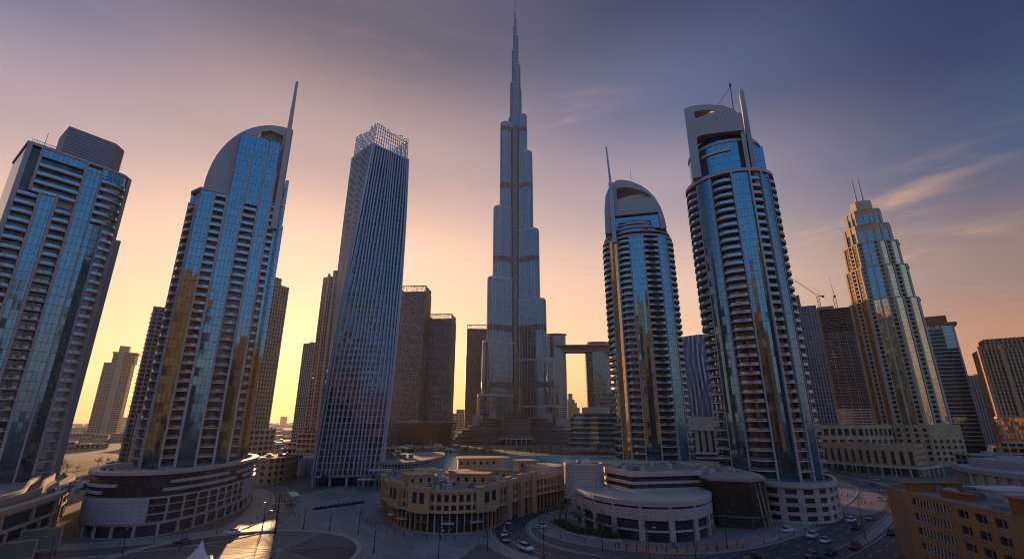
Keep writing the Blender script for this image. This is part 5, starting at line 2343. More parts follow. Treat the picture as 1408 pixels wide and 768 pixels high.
    L.rows(F2, [(k * 3.6, k * 3.6 + 1, k * 3.6 + 2.8, (k + 1) * 3.6, 8, .5, False) for k in range(5)])
    mb = MB()
    mb.prism(ccw([(224, 355), (239, 319), (250, 308), (269, 322), (275, 336), (262, 372), (232, 372)]), .1, 17.4)
    L.part('roof', mb, 'roof')
    clutter(L, [(240, 345), (250, 340), (255, 325)], 17.4, 43, 14)
    q = [(219, 348), (235, 316), (247, 303), (272, 318)]
    mb = MB()
    mb.band(offset(q, 3), q, 5.0, 5.5)
    L.part('canopy', mb, 'slab')
    for k in range(13):
        x, y = resample(offset(q, 2.6), 12)[k]
        mb = MB()
        mb.beam((x, y, 0), (x, y, 5.1), .45)
        L.part('canopy_post', mb, 'slab')
    L.close()
    L = Low('gallery_building', 'beige gallery block with slatted upper floor beyond the horned tower', wall='sand')
    F = [(236, 440), (214, 405), (226, 380), (270, 372), (318, 400)]
    F = [(212, 402), (232, 384), (272, 376), (300, 384)]
    L.rows(F, [(0, 1, 10, 14, 12, .3, False), (14, 15, 19, 20, 16, .4, False), (20, 22, 27, 30, 20, .35, False)])
    mb = MB()
    mb.prism(ccw(offset(F, -1) + [(310, 420), (215, 430)]), .1, 29)
    L.part('roof', mb, 'roof')
    clutter(L, [(250, 400), (270, 395)], 29, 53, 8)
    L.close()

    # ---- ochre building at the lower right
    L = Low('ochre_building', 'ochre building with dark strip windows at the lower right corner', wall='ochre')
    A, B, Cc = (99, 131), (113, 137), (92, 74)
    W = [(101.0, 133.5), (99, 131), (92.5, 92), (90, 74)]
    face = [(99, 131), (92.5, 92)]
    # facade seen from the camera runs from far corner to near corner
    fl = 3.15
    segs = [(0, .12, 1, .6), (.12, .36, 1, .16), (.36, .42, 1, .9), (.42, .62, 2, .38), (.62, .82, 1, .3), (.82, 1.0, 1, .16)]
    path = [(98.6, 131), (93, 96), (89, 72)]
    side = [(113, 137.5), (103, 136.6), (100, 134.6), (98.6, 131)]
    tot = [(0, .10, 1, 1.0), (.10, .36, 1, .22), (.36, .60, 3, .40), (.60, .66, 1, 1.0), (.66, .98, 1, .14)]
    for k in range(5):
        z = k * fl
        for a, b, n, pf in tot:
            q = sub(path, a, b)
            if pf == 1.0 or (k == 4 and a == .60):
                L.frame.band(q, offset(q, -.7), z, z + fl)
            else:
                L.rows(q, [(z, z + .9, z + 2.45, z + fl, n, pf, False)])
                for m in range(n):
                    w = sub(q, (m + pf / 2) / n, (m + 1 - pf / 2) / n)
                    mb = MB()
                    mb.band(offset(w, .14), offset(w, -.3), z + .78, z + .9)
                    nm = max(2, int(plen(w) / 1.1))
                    for j in range(1, nm):
                        ww = sub(w, j / nm - .02, j / nm + .02)
                        mb.band(offset(ww, -.3), offset(ww, -.42), z + .9, z + 2.45)
                    L.part('window_sill', mb, 'conc')
        L.frame.band(side, offset(side, -.7), z, z + fl)
    z = 5 * fl
    P = ccw(path + [(128, 66), (140, 128), (126, 139)] + side[:-1])
    mb = MB()
    mb.prism(offset(P, -.9, True), .1, z - .2)
    L.part('roof', mb, 'roof_grey')
    PP = list(reversed(P)) if False else P
    mb = MB()
    q = path + []
    mb.band(offset(sub(path, .0, .66), .1), offset(sub(path, 0, .66), -.5), z, z + .6)
    L.part('parapet', mb, 'ochre')
    mb = MB()
    mb.band(offset(side, .1), offset(side, -.5), z, z + .6)
    L.part('parapet', mb, 'ochre')
    for (x, y, w, d, h, m) in ((109, 130, 14, 1.0, 1.9, 'ochre_dark'), (118, 112, 18, 1.2, 1.6, 'conc'), (120, 122, 12, 9, 1.5, 'conc'), (114, 98, 14, 6, 1.8, 'conc'), (101, 84, 14, 24, 3.4, 'ochre_dark'), (104, 118, 1.2, 8, 1.2, 'ochre_dark')):
        mb = MB()
        mb.box(x, y, z - .2, w, d, h)
        mb.box(x, y, z - .2 + h, w + .6, d + .6, .35)
        L.part('roof_block', mb, m)
    clutter(L, [(108, 120), (112, 110), (106, 104), (118, 104), (120, 116), (112, 126)], z - .2, 61, 34, 'white')
    L.close()

    # ---- grey-blue roof building right edge
    L = Low('workshop_building', 'grey-blue building with white roof plant behind the ochre building', wall='metal')
    F = [(165, 215), (168, 190), (176, 168), (190, 150)]
    F = [(232, 262), (220, 242), (216, 215), (222, 190)]
    mb = MB()
    P = ccw(F + [(272, 195), (280, 255)])
    mb.prism(offset(P, -1.5, True), 0, 9)
    L.part('wall', mb, 'conc_panel')
    mb = MB()
    mb.prism(P, 9, 11.2)
    L.part('fascia', mb, 'metal_blue')
    for k in range(12):
        q = sub(F, k / 12, k / 12 + .012)
        mb = MB()
        mb.band(offset(q, -.4), offset(q, -1.5), 0, 9)
        L.part('pier', mb, 'conc_panel')
    mb = MB()
    mb.prism(ccw([(234, 254), (230, 235), (234, 214), (266, 212), (270, 250)]), 11.2, 15)
    L.part('upper_storey', mb, 'metal_blue')
    for k in range(4):
        mb = MB()
        mb.tube((238 + k * 8, 224, 13.5), (238 + k * 8, 240, 13.5), 3.2, 3.2, 16)
        L.part('vault_roof', mb, 'metal_blue')
    clutter(L, [(236, 226), (240, 246), (250, 220), (262, 235), (246, 232)], 15, 71, 16, 'conc_panel')
    L.close()


M['metal_blue'] = rough_mat('blue_grey_cladding', (.22, .28, .33), .6, .12, .1, .05, dirt=.15)
low_buildings()

# ------------------------------------------------------------------ trees, lamps, cars, people and small things
def leaf_cloud(mb, cx, cy, cz, rx, ry, rz, n, size, rnd):
    # clumps of small leaves with gaps between the clumps
    clumps = []
    for _ in range(max(4, n // 22)):
        u, v, w = rnd.gauss(0, 1), rnd.gauss(0, 1), rnd.gauss(0, 1)
        l = math.sqrt(u * u + v * v + w * w) or 1
        k = rnd.uniform(.35, 1.0)
        clumps.append((cx + u / l * rx * k, cy + v / l * ry * k, cz + w / l * rz * k, rnd.uniform(.16, .34)))
    for _ in range(n):
        c = rnd.choice(clumps)
        r = c[3] * (rx + rz) * .5
        x, y, z = c[0] + rnd.gauss(0, r * .6), c[1] + rnd.gauss(0, r * .6), c[2] + rnd.gauss(0, r * .5)
        a, b_ = Vector((rnd.gauss(0, 1), rnd.gauss(0, 1), rnd.gauss(0, 1))).normalized(), Vector((rnd.gauss(0, 1), rnd.gauss(0, 1), rnd.gauss(0, 1))).normalized()
        s = size * rnd.uniform(.6, 1.3)
        p = Vector((x, y, z))
        mb.face([p - a * s, p + b_ * s * .6, p + a * s, p - b_ * s * .6], [(0, 0)] * 4)


def tree_proto(seed, h, spread, n=420):
    rnd = random.Random(seed)
    t = thing('tree', 'proto', 'tree')
    mb = MB()
    mb.tube((0, 0, 0), (rnd.uniform(-.2, .2), rnd.uniform(-.2, .2), h * .5), .16 * h / 6, .09 * h / 6, 7)
    for _ in range(6):
        a = rnd.uniform(0, 6.28)
        mb.tube((0, 0, h * rnd.uniform(.3, .48)), (math.cos(a) * spread * .6, math.sin(a) * spread * .6, h * rnd.uniform(.6, .85)), .07 * h / 6, .02, 5)
    mb.build('trunk', M['bark'], t)
    mb = MB()
    leaf_cloud(mb, 0, 0, h * .68, spread, spread, h * .33, n, .17 * h / 6, rnd)
    mb.build('crown', M['leaf'], t)
    return t


def palm_proto(seed, h):
    rnd = random.Random(seed)
    t = thing('palm_tree', 'proto', 'palm')
    mb = MB()
    mb.tube((0, 0, 0), (.2, 0, h * .5), .22, .16, 7)
    mb.tube((.2, 0, h * .5), (.1, .1, h), .16, .15, 7)
    mb.build('trunk', M['bark'], t)
    mb = MB()
    for k in range(20):
        a = k * 2.4
        el = rnd.uniform(-.2, 1.0)
        L_ = rnd.uniform(2.0, 2.8)
        prev = Vector((.1, .1, h))
        d = Vector((math.cos(a) * math.cos(el), math.sin(a) * math.cos(el), math.sin(el)))
        for s in range(5):
            nxt = prev + d * L_ / 5
            side = d.cross(Vector((0, 0, 1))).normalized() * (.42 * math.sin((s + 1) / 6 * 3.14))
            droop = Vector((0, 0, -.12))
            mb.face([prev, nxt, nxt + side + droop, prev + side + droop], [(0, 0)] * 4)
            mb.face([nxt, prev, prev - side + droop, nxt - side + droop], [(0, 0)] * 4)
            prev = nxt
            d = (d + Vector((0, 0, -.22))).normalized()
    mb.build('frond_crown', M['palm'], t)
    return t


def scatter(protos, places, label, group, used):
    rnd = random.Random(len(places) + 3)
    for i, p in enumerate(places):
        pr = protos[i % len(protos)]
        if pr.name not in used:
            used.add(pr.name)
            o = pr
        else:
            o = copy_tree(pr)
        o.location = (p[0], p[1], 0)
        s = rnd.uniform(.8, 1.25)
        o.scale = (s, s, s)
        o.rotation_euler = (0, 0, rnd.uniform(0, 6))
        o['label'] = label if isinstance(label, str) else label(i)
        o['group'] = group


used = set()
T1, T2, T3 = tree_proto(1, 6.5, 2.6), tree_proto(2, 5.2, 2.3), tree_proto(3, 8, 3.2, 520)
P1, P2 = palm_proto(1, 7.5), palm_proto(2, 6)
rnd = random.Random(77)
scatter([T1, T2, T3], [(rnd.uniform(-115, 60), 500 + rnd.uniform(-6, 22)) for _ in range(70)], 'dark leafy tree in the waterfront row on the far lake shore', 'trees on the far lake shore', used)
scatter([P1, P2], [(rnd.uniform(-90, 160), 496 + rnd.uniform(-6, 3)) for _ in range(24)], 'palm on the promenade of the far lake shore', 'palms on the far lake shore', used)


def bed_proto(seed):
    r = random.Random(seed)
    t = thing('shrub', 'proto', 'shrub')
    mb = MB()
    leaf_cloud(mb, 0, 0, 1.0, 1.4, 1.4, .9, 360, .16, r)
    mb.build('foliage', M['leaf'], t)
    mb = MB()
    for k in range(6):
        a = k
        mb.tube((0, 0, 0), (math.cos(a) * .7, math.sin(a) * .7, 1.2), .05, .02, 5)
    mb.build('stem', M['bark'], t)
    return t


S1, S2 = bed_proto(5), bed_proto(6)
bed = smooth_path([(14.5, 171), (15.5, 164), (19, 157), (25, 151.5), (32, 148)], 6)
pl = [(x + rnd.uniform(-.4, 2.6), y + rnd.uniform(-.3, 2.6)) for x, y in bed for _ in (0, 1)]
scatter([S1, S2], pl[:44], 'dark shrub in the planting bed in front of the brown cylinder', 'shrubs in the planting bed', used)
mb = MB()
q = offset(bed, 1.0)
mb.band(q, offset(q, -.5), 0.03, .6)
tag(mb.build('planter_wall', M['kerb']), 'low curved planter wall round the shrubs beside the drum building', 'planter wall')
scatter([P1, P2], [(17, 160), (20, 154.5), (16, 168)], lambda i: ('middle palm rising from the planting bed by the cylinder', 'nearest palm rising from the planting bed by the cylinder', 'farthest palm rising from the planting bed by the cylinder')[i], 'palms in the planting bed', used)
scatter([T2, T1], [(18, 174), (27, 153), (30, 150)], 'small dark tree standing among the shrubs by the cylinder', 'trees in the planting bed', used)
scatter([T1, T2, T3], [(-150 - rnd.uniform(0, 170), 280 + rnd.uniform(-10, 130)) for _ in range(34)], 'dark tree in the park between the two left glass towers', 'park trees on the left', used)
scatter([P1, P2], [(-70 + rnd.uniform(-3, 3), 247), (-98, 262), (-104, 256), (-53, 252), (-48, 246)], 'small palm near the foot of the twisted tower', 'palms by the twisted tower', used)
scatter([T1, T3, T2], [(-60 - rnd.uniform(0, 60), 395 + rnd.uniform(0, 120)) for _ in range(24)], 'tree among low roofs right of the twisted tower', 'trees right of the twisted tower', used)
scatter([T2, T1], [(180 + rnd.uniform(-6, 40), 300 + rnd.uniform(-8, 8)) for _ in range(10)], 'small tree along the road by the colonnade building', 'trees by the colonnade building', used)
for p in (P1, P2, T1, T2, T3, S1, S2):
    if p.name not in used:
        bpy.data.objects.remove(p)

# round tree; the orange sun glow is put into its leaf colour
t = thing('round_tree', 'round tree with orange sun glow painted into its leaves, left of the dark flared building', 'tree', (-178, 690, 0))
mb = MB()
mb.tube((0, 0, 0), (1.5, 0, 9), .8, .5, 8)
mb.build('trunk', M['bark'], t)
mb = MB()
leaf_cloud(mb, 1.5, 0, 13, 7, 6, 5.4, 900, .9, random.Random(4))
mb.build('crown', rough_mat('sunlit_orange_leaves', (.42, .16, .05), .8, .3, .5, 0), t)


# street lamps
def lamp_proto(double=False, h=9):
    t = thing('street_lamp', 'proto', 'street lamp')
    mb = MB()
    mb.tube((0, 0, 0), (0, 0, .9), .22, .16, 8)
    mb.tube((0, 0, .9), (0, 0, h), .12, .07, 8)
    mb.build('pole', M['metal_dark'], t)
    for s in ((1, -1) if double else (1,)):
        mb = MB()
        mb.beam((0, 0, h - .15), (s * 1.7, 0, h + .35), .1)
        a = mb.build('arm', M['metal_dark'], t)
        mb = MB()
        mb.box(s * 2.0, 0, h + .28, .9, .34, .16)
        mb.build('lamp_head', M['white'], a)
    return t


lp, lp2, lp3 = lamp_proto(), lamp_proto(True, 11), lamp_proto(False, 5.5)


def put(proto, x, y, rz, label, group=None, first=[]):
    if proto.name in first:
        o = copy_tree(proto)
    else:
        first.append(proto.name)
        o = proto
    o.location = (x, y, .02)
    o.rotation_euler = (0, 0, rz)
    o['label'] = label
    if group:
        o['group'] = group
    return o


for i, s in enumerate((.05, .14, .23, .33, .43, .53, .64, .75)):
    p = sub(ROAD_M, 0, s)
    x, y = offset(p, -18.6)[-1] if i % 2 == 0 else offset(p, 0)[-1]
    put(lp2 if i % 2 else lp, x, y, R(-60), 'double-armed lamp post on the main road median' if i % 2 else 'tall single-armed lamp post along the kerb of the main road', 'lamp posts on the main road')
for i, (x, y) in enumerate(((-8, 158), (-6.5, 139), (8, 131), (20, 205), (13, 187), (46, 131), (24, 138))):
    put(lp, x, y, R(30 * i), 'slim lamp post beside the curved road round the drum building', 'lamp posts on the curved road')
for i, (x, y) in enumerate(((-78, 161), (-66, 163), (-57, 161), (-47, 158), (-86, 178), (-93, 200), (-36, 136), (-100, 134), (-113, 128), (-88, 138))):
    put(lp3, x, y, R(70 * i), 'short dark lamp post on the plaza round the disc', 'lamp posts on the plaza')
mb = MB()
mb.tube((0, 0, 0), (0, 0, 10.5), .3, .16, 8)
mb.tube((0, 0, 10.5), (0, 0, 11), .35, .35, 8)
t = thing('flagpole', 'tall dark bare pole on the rim of the sunlit plaza disc', 'pole', (-72.5, 158, 0))
mb.build('pole', M['metal_dark'], t)
for (x, y) in ((-104, 139), (-86, 157)):
    pass


# cars
def car_proto(body, kind='sedan'):
    t = thing('parked_car' if kind == 'x' else 'car', 'proto', 'car')
    if kind == 'sedan':
        low = [(-2.25, .32), (2.2, .32), (2.3, .62), (2.1, .82), (1.2, .95), (-1.4, .98), (-2.2, .9), (-2.32, .6)]
        cab = [(-1.75, .96), (1.05, .94), (.35, 1.42), (-1.05, 1.44)]
    else:
        low = [(-2.3, .38), (2.25, .38), (2.35, .75), (2.15, 1.0), (1.3, 1.1), (-2.2, 1.12), (-2.36, .7)]
        cab = [(-2.15, 1.1), (1.2, 1.08), (.6, 1.72), (-1.95, 1.76)]
    mb = MB()
    mb.plate(low, -.9, .9)
    mb.build('body', M[body], t)
    # tapered cabin
    mb = MB()
    n = len(cab)
    ws = [.84, .84, .66, .66]
    A = [(p[0], -w, p[1]) for p, w in zip(cab, ws)]
    B = [(p[0], w, p[1]) for p, w in zip(cab, ws)]
    mb.face(A, [(p[0], p[1]) for p in cab])
    mb.face(list(reversed(B)), [(0, 0)] * n)
    for i in range(n):
        j = (i + 1) % n
        mb.face([A[j], A[i], B[i], B[j]], [(0, 0)] * 4)
    c = mb.build('cabin_glass', M['glass_dark'], t)
    mb = MB()
    mb.prism([(cab[3][0] + .12, -.6), (cab[2][0] - .1, -.6), (cab[2][0] - .1, .6), (cab[3][0] + .12, .6)], cab[2][1] - .01, cab[3][1] + .035)
    mb.build('roof', M[body], t)
    for x in (-1.42, 1.42):
        for y in (-.86, .86):
            mb = MB()
            mb.tube((x, y - .1, .33), (x, y + .1, .33), .33, .33, 14)
            w = mb.build('wheel', M['tyre'], t)
            mb = MB()
            s = 1 if y > 0 else -1
            mb.tube((x, y + s * .1, .33), (x, y + s * .13, .33), .19, .17, 10)
            mb.build('rim', M['metal'], w)
    for y in (-.62, .62):
        mb = MB()
        mb.box(2.24, y, .62, .12, .36, .16)
        mb.build('headlight', M['white'], t)
        mb = MB()
        mb.box(-2.3, y, .66, .1, .34, .16)
        mb.build('tail_light', M['redlight'], t)
    return t


M['tyre'] = flat('tyre_rubber', (.02, .02, .02), .85)
M['redlight'] = flat('red_lens', (.30, .01, .01), .3)
M['car_white'] = flat('white_car_paint', (.62, .63, .65), .25)
M['car_silver'] = flat('silver_car_paint', (.30, .32, .35), .25, .6)
M['car_black'] = flat('black_car_paint', (.02, .02, .025), .2)
M['car_red'] = flat('dark_red_car_paint', (.14, .02, .015), .25)
M['car_blue'] = flat('blue_car_paint', (.03, .05, .12), .25)
cw, cs, cbk, csv, crd = car_proto('car_white'), car_proto('car_silver'), car_proto('car_black'), car_proto('car_white', 'suv'), car_proto('car_red', 'suv')


def road_dir(path, s):
    p = sub(path, 0, s)
    return math.atan2(p[-1][1] - p[-2][1], p[-1][0] - p[-2][0])


def px_car(proto, u, v, rz, label, group=None):
    x, y = G(u, v)
    put(proto, x, y, rz, label, group)


A1 = R(42)
px_car(cw, 1136, 745, A1, 'white saloon car crossing the main road, left of the ochre building', 'cars on the main road')
px_car(csv, 1171, 717, A1, 'white tall car in front of a dark one on the main road')
px_car(cbk, 1178, 727, A1, 'black saloon close behind the white tall car on the main road')
px_car(crd, 1176, 754, A1 + R(180), 'dark red car on the near side of the main road')
px_car(cs, 1120, 766, R(20), 'silver car cut by the bottom edge of the picture')
px_car(cbk, 1143, 762, A1 + R(180), 'dark saloon with a roof sign near the bottom edge')
px_car(cs, 1228, 691, R(60), 'silver car parked beside the far corner of the ochre building')
px_car(cbk, 1226, 682, R(62), 'dark car farthest up the main road by the ochre building')
px_car(csv, 1085, 731, R(30), 'white car at the kerb before the black louvred block')
px_car(cw, 745, 724, R(100), 'white car rounding the bend in front of the cylinder')
px_car(cs, 695, 743, R(95), 'silver car parked at the outer kerb of the curved road')
px_car(cw, 694, 736, R(85), 'white car parked behind the silver one on the curved road')
px_car(cw, 319, 733, R(200), 'white car on the service road under the left podium')
px_car(cbk, 250, 748, R(205), 'black car on the service road below the curved podium')
for i, (u, v) in enumerate(((700, 720), (706, 712), (713, 706), (723, 701), (733, 697), (744, 693))):
    px_car((cs, cbk, cw)[i % 3], u, v, R((85, 70, 60, 50, 42, 38)[i]), '%s car of the row parked at the kerb of the arcaded building' % ('first second third fourth fifth last'.split()[i]), 'cars parked by the arcaded building')
# cars in the distant road and car park at right
for i in range(14):
    x, y = 260 + (i % 7) * 9 + (i // 7) * 4, 255 + (i // 7) * 9 - (i % 7) * 2
    put((cs, cbk, cw, crd)[i % 4], x, y, R(100), 'car in the dim car park beyond the workshop building', 'cars in the far car park')


# bollards along the kerbs
bol = thing('bollard', 'proto', 'bollard')
mb = MB()
mb.tube((0, 0, 0), (0, 0, .95), .13, .11, 10)
mb.tube((0, 0, .95), (0, 0, 1.05), .15, .06, 10)
mb.build('post', M['metal_dark'], bol)
bl = [offset(FC[:-4], -1.6), sub(offset(ROAD_A, -6.2), .2, .8), offset(smooth_path([(-57, 190), (-48, 172), (-35, 157), (-22, 150.5), (-8, 152)], 6), 0)]
bn = ('dark bollard along the kerb of the drum building forecourt', 'dark bollard along the pavement under the curved left podium', 'dark bollard on the pavement round the arcaded building')
for pth_, nm in zip(bl, bn):
    n = 16
    for k in range(n):
        x, y = sub(pth_, 0, (k + 1) / n)[-1]
        put(bol, x, y, 0, nm, nm.replace('dark bollard', 'bollards'))
# traffic further along the main road and stopped cars
for i, (s_, off, pr) in enumerate(((.17, 8, cs), (.22, -8, cbk), (.27, 11, cw), (.31, -11, csv), (.36, 4, cbk), (.41, -5, cs), (.47, 11, crd), (.53, -8, cw), (.6, 8, cs), (.66, -8, cbk), (.73, 6, cw))):
    p = sub(ROAD_M, 0, s_)
    x, y = offset(p, off)[-1]
    put(pr, x, y, road_dir(ROAD_M, s_) + (0 if off > 0 else math.pi), 'car in the moving traffic on the far lanes of the main road', 'moving traffic on the main road')
for i, s_ in enumerate((.30, .42, .78)):
    p = sub(ROAD_B, 0, s_)
    x, y = offset(p, 2.9 if i != 1 else -2.9)[-1]
    put((cbk, cs, csv)[i], x, y, road_dir(ROAD_B, s_), ('dark car between the arcaded building and the cylinder', 'silver car on the inner lane of the bend', 'white tall car leaving the bend towards the main road')[i])
# zebra crossings
for pth_, s_, w_ in ((ROAD_A, .62, 8.4), (ROAD_B, .30, 11), (ROAD_B, .9, 11), (ROAD_M, .62, 30)):
    p0, p1 = sub(pth_, 0, s_)[-1], sub(pth_, 0, s_ + .01)[-1]
    d_ = Vector((p1[0] - p0[0], p1[1] - p0[1])).normalized()
    n_ = Vector((-d_.y, d_.x))
    mb = MB()
    k = -w_ / 2 + .3
    while k < w_ / 2:
        a = Vector(p0) + n_ * k
        q = [a, a + d_ * 3.2, a + d_ * 3.2 + n_ * .5, a + n_ * .5]
        mb.face([(v.x, v.y, .048) for v in (q if True else q)], [(v.x, v.y) for v in q])
        k += 1.1
    struct('zebra_crossing', mb, 'line')
# people
def person_proto(seed, stride=.25):
    m = bpy.data.meshes.new('person')
    V = [(0, 0, .95), (0, 0, 1.2), (0, 0, 1.45), (0, 0, 1.55), (0, .02, 1.68), (-.2, 0, 1.42), (-.25, stride * .4, 1.15), (-.24, stride * .7 + .05, .92), (.2, 0, 1.42), (.25, -stride * .4, 1.15), (.24, -stride * .5 + .05, .92),
         (-.1, 0, .9), (-.1, -stride * .5, .5), (-.1, -stride - .05, .08), (-.1, -stride + .12, .04), (.1, 0, .9), (.1, stride * .7, .5), (.1, stride, .08), (.1, stride + .16, .04)]
    E = [(0, 1), (1, 2), (2, 3), (3, 4), (2, 5), (5, 6), (6, 7), (2, 8), (8, 9), (9, 10), (0, 11), (11, 12), (12, 13), (13, 14), (0, 15), (15, 16), (16, 17), (17, 18)]
    rad = [.14, .12, .15, .06, .105, .07, .045, .035, .07, .045, .035, .1, .065, .045, .04, .1, .065, .045, .04]
    m.from_pydata(V, E, [])
    o = bpy.data.objects.new('person', m)
    COL.objects.link(o)
    md = o.modifiers.new('skin', 'SKIN')
    for i, r in enumerate(rad):
        m.skin_vertices[0].data[i].radius = (r, r * .8)
    m.skin_vertices[0].data[0].use_root = True
    o.modifiers.new('sub', 'SUBSURF').levels = 1
    dg = bpy.context.evaluated_depsgraph_get()
    me = bpy.data.meshes.new_from_object(o.evaluated_get(dg))
    bpy.data.objects.remove(o)
    me.name = 'person'
    mt, nt, b = new_mat('dark_clothes_%d' % seed)
    tc = nt.nodes.new("ShaderNodeTexCoord")
    sp = nt.nodes.new("ShaderNodeSeparateXYZ")
    nt.links.new(tc.outputs['Object'], sp.inputs[0])
    rp = nt.nodes.new("ShaderNodeValToRGB")
    rp.color_ramp.interpolation = 'CONSTANT'
    e = rp.color_ramp.elements
    cols = [(.02, .02, .03), ((.05, .05, .07), (.4, .4, .42), (.12, .03, .02))[seed % 3], (.30, .17, .11), (.02, .015, .01)]
    e[0].position, e[0].color = 0, (*cols[0], 1)
    e[1].position, e[1].color = .52, (*cols[1], 1)
    for pos, c in ((.84, cols[2]), (.945, cols[3])):
        k = e.new(pos)
        k.color = (*c, 1)
    nt.links.new(math_node(nt, 'DIVIDE', sp.outputs[2], 1.8), rp.inputs[0])
    nt.links.new(rp.outputs[0], b.inputs['Base Color'])
    b.inputs['Roughness'].default_value = .8
    me.materials.append(mt)
    return me


pm = [person_proto(i, .12 + .12 * i) for i in range(3)]
spots = [((1140, 677), (1150, 680), (1158, 683), (1166, 684), (1176, 686), (1184, 690), (1190, 694), (1199, 693), (1145, 684)),
         ((1112, 716), (1126, 713), (1072, 735), (1045, 738)), ((925, 752), (928, 753), (910, 755), (770, 715), (775, 720), (835, 752), (851, 754), (864, 756), (882, 757)),
         ((358, 697), (342, 682), (404, 710), (411, 712), (401, 695), (290, 726), (316, 690)), ((555, 722), (570, 728), (585, 731), (620, 733), (640, 729), (725, 706), (538, 712))]
labs = ['person walking on the fan-shaped pavement below the colonnade building', 'person on the pavement along the black louvred block', 'person on the forecourt of the drum building', 'person on the plaza near the left podium', 'person by the arcade of the central building']
rnd = random.Random(9)
for si, ss in enumerate(spots):
    for i, (u, v) in enumerate(ss):
        x, y = G(u, v)
        o = bpy.data.objects.new('person', pm[(i + si) % 3])
        COL.objects.link(o)
        o.location = (x, y, .04)
        o.rotation_euler = (0, 0, rnd.uniform(0, 6))
        tag(o, labs[si], 'person', labs[si].replace('person', 'people'))

# plaza shade canopy
t = thing('shade_canopy', 'small curved sunlit canopy on four posts in the plaza', 'canopy', (-85.5, 236, 0), R(-52))
x0, y0 = G(400, 690)
t.location = (x0, y0, 0)
mb = MB()
prev = None
for k in range(9):
    u = k / 8
    row = [(-6.5 + 13 * u, -1.6, 3 + .9 * math.sin(math.pi * u)), (-6.5 + 13 * u, 1.6, 3.2 + .9 * math.sin(math.pi * u))]
    if prev:
        mb.face([prev[0], row[0], row[1], prev[1]], [(0, 0)] * 4)
        lo = [tuple((p[0], p[1], p[2] - .25)) for p in (prev[1], row[1], row[0], prev[0])]
        mb.face(lo, [(0, 0)] * 4)
        mb.face([lo[3], lo[2], row[0], prev[0]], [(0, 0)] * 4)
        mb.face([prev[1], row[1], lo[1], lo[0]], [(0, 0)] * 4)
    prev = row
mb.build('canopy_roof', M['tent'], t)
for x in (-5.6, 5.6):
    for y in (-1.3, 1.3):
        mb = MB()
        mb.tube((x, y, 0), (x, y, 3.1), .12, .1, 6)
        mb.build('post', M['metal'], t)
# row of dark planters on the plaza
for k in range(11):
    u, v = lerp(434, 498, k / 10), lerp(700, 691, k / 10)
    x, y = G(u, v)
    mb = MB()
    mb.box(x, y, .02, 2.0, 1.0, .7, .2)
    o = thing('planter_box', 'dark planter in the long slanting row on the plaza', 'planter', (0, 0, 0), 0, 'row of planters on the plaza')
    mb.build('box', M['metal_dark'], o)
    mb = MB()
    leaf_cloud(mb, x, y, .95, .8, .4, .3, 50, .15, random.Random(k))
    mb.build('plants', M['leaf'], o)

# white tent sail and stall roofs at the bottom
t = thing('tent_roof', 'white peaked fabric tent cut by the bottom edge, left', 'tent', (0, 0, 0))
pk = (*G(279, 741, 9)[:2], 9.0)
xs = [G(236, 775, 4), G(250, 790, 4), G(300, 790, 4), G(292, 762, 4)]
mb = MB()
n = 6
for i in range(4):
    a, b2 = xs[i], xs[(i + 1) % 4]
    for k in range(n):
        f0, f1 = k / n, (k + 1) / n
        def pt(c, f):
            s = f ** 2.1
            return (lerp(c[0], pk[0], f), lerp(c[1], pk[1], f), 4 + 5 * s)
        mb.face([pt(a, f0), pt(b2, f0), pt(b2, f1), pt(a, f1)], [(0, 0)] * 4)
mb.build('fabric', M['tent'], t)
for c in xs:
    mb = MB()
    mb.tube((*c, 0), (*c, 4), .12, .1, 6)
    mb.build('post', M['metal'], t)
mb = MB()
mb.tube((pk[0], pk[1], 0), (pk[0], pk[1], 9.3), .15, .08, 6)
mb.build('mast', M['metal'], t)
t = thing('stall', 'flat grey stall roof with a low front right of the tent', 'stall', (*G(330, 775, 3), 0), R(10))
mb = MB()
mb.box(0, 0, 2.9, 9, 5, .3)
mb.build('stall_roof', M['tent'], t)
for sx in (-4, 4):
    for sy in (-2, 2):
        mb = MB()
        mb.box(sx, sy, 0, .2, .2, 2.9)
        mb.build('post', M['metal'], t)
mb = MB()
mb.box(0, -2, 0, 8, .3, 1.1)
mb.build('counter', M['slab'], t)

# billboards at the lower left
for (u, v, w, h, rz, lab) in ((54, 748, 7.5, 5.5, 22, 'green-grey framed billboard, taller of two at the lower left corner'), (16, 762, 7.5, 4.5, 28, 'green framed board, lower and nearer one in the lower left corner')):
    x, y = G(u, v, 0)
    x *= .9
    y *= .9
    t = thing('billboard', lab, 'billboard', (x, y, 0), R(rz + 20))
    for sx in (-w / 2 + .4, w / 2 - .4):
        mb = MB()
        mb.beam((sx, .3, 0), (sx, .3, h + 1.4), .25)
        mb.build('post', M['metal_dark'], t)
    mb = MB()
    mb.box(0, 0, 2, w, .25, h - .6)
    mb.build('panel', M['board'], t)
    mb = MB()
    for (a, b2) in (((-w / 2, -.1, 2), (w / 2, -.1, 2)), ((-w / 2, -.1, h + 1.4), (w / 2, -.1, h + 1.4)), ((-w / 2, -.1, 2), (-w / 2, -.1, h + 1.4)), ((w / 2, -.1, 2), (w / 2, -.1, h + 1.4))):
        mb.beam(a, b2, .35)
    mb.build('frame', M['sand_light'], t)

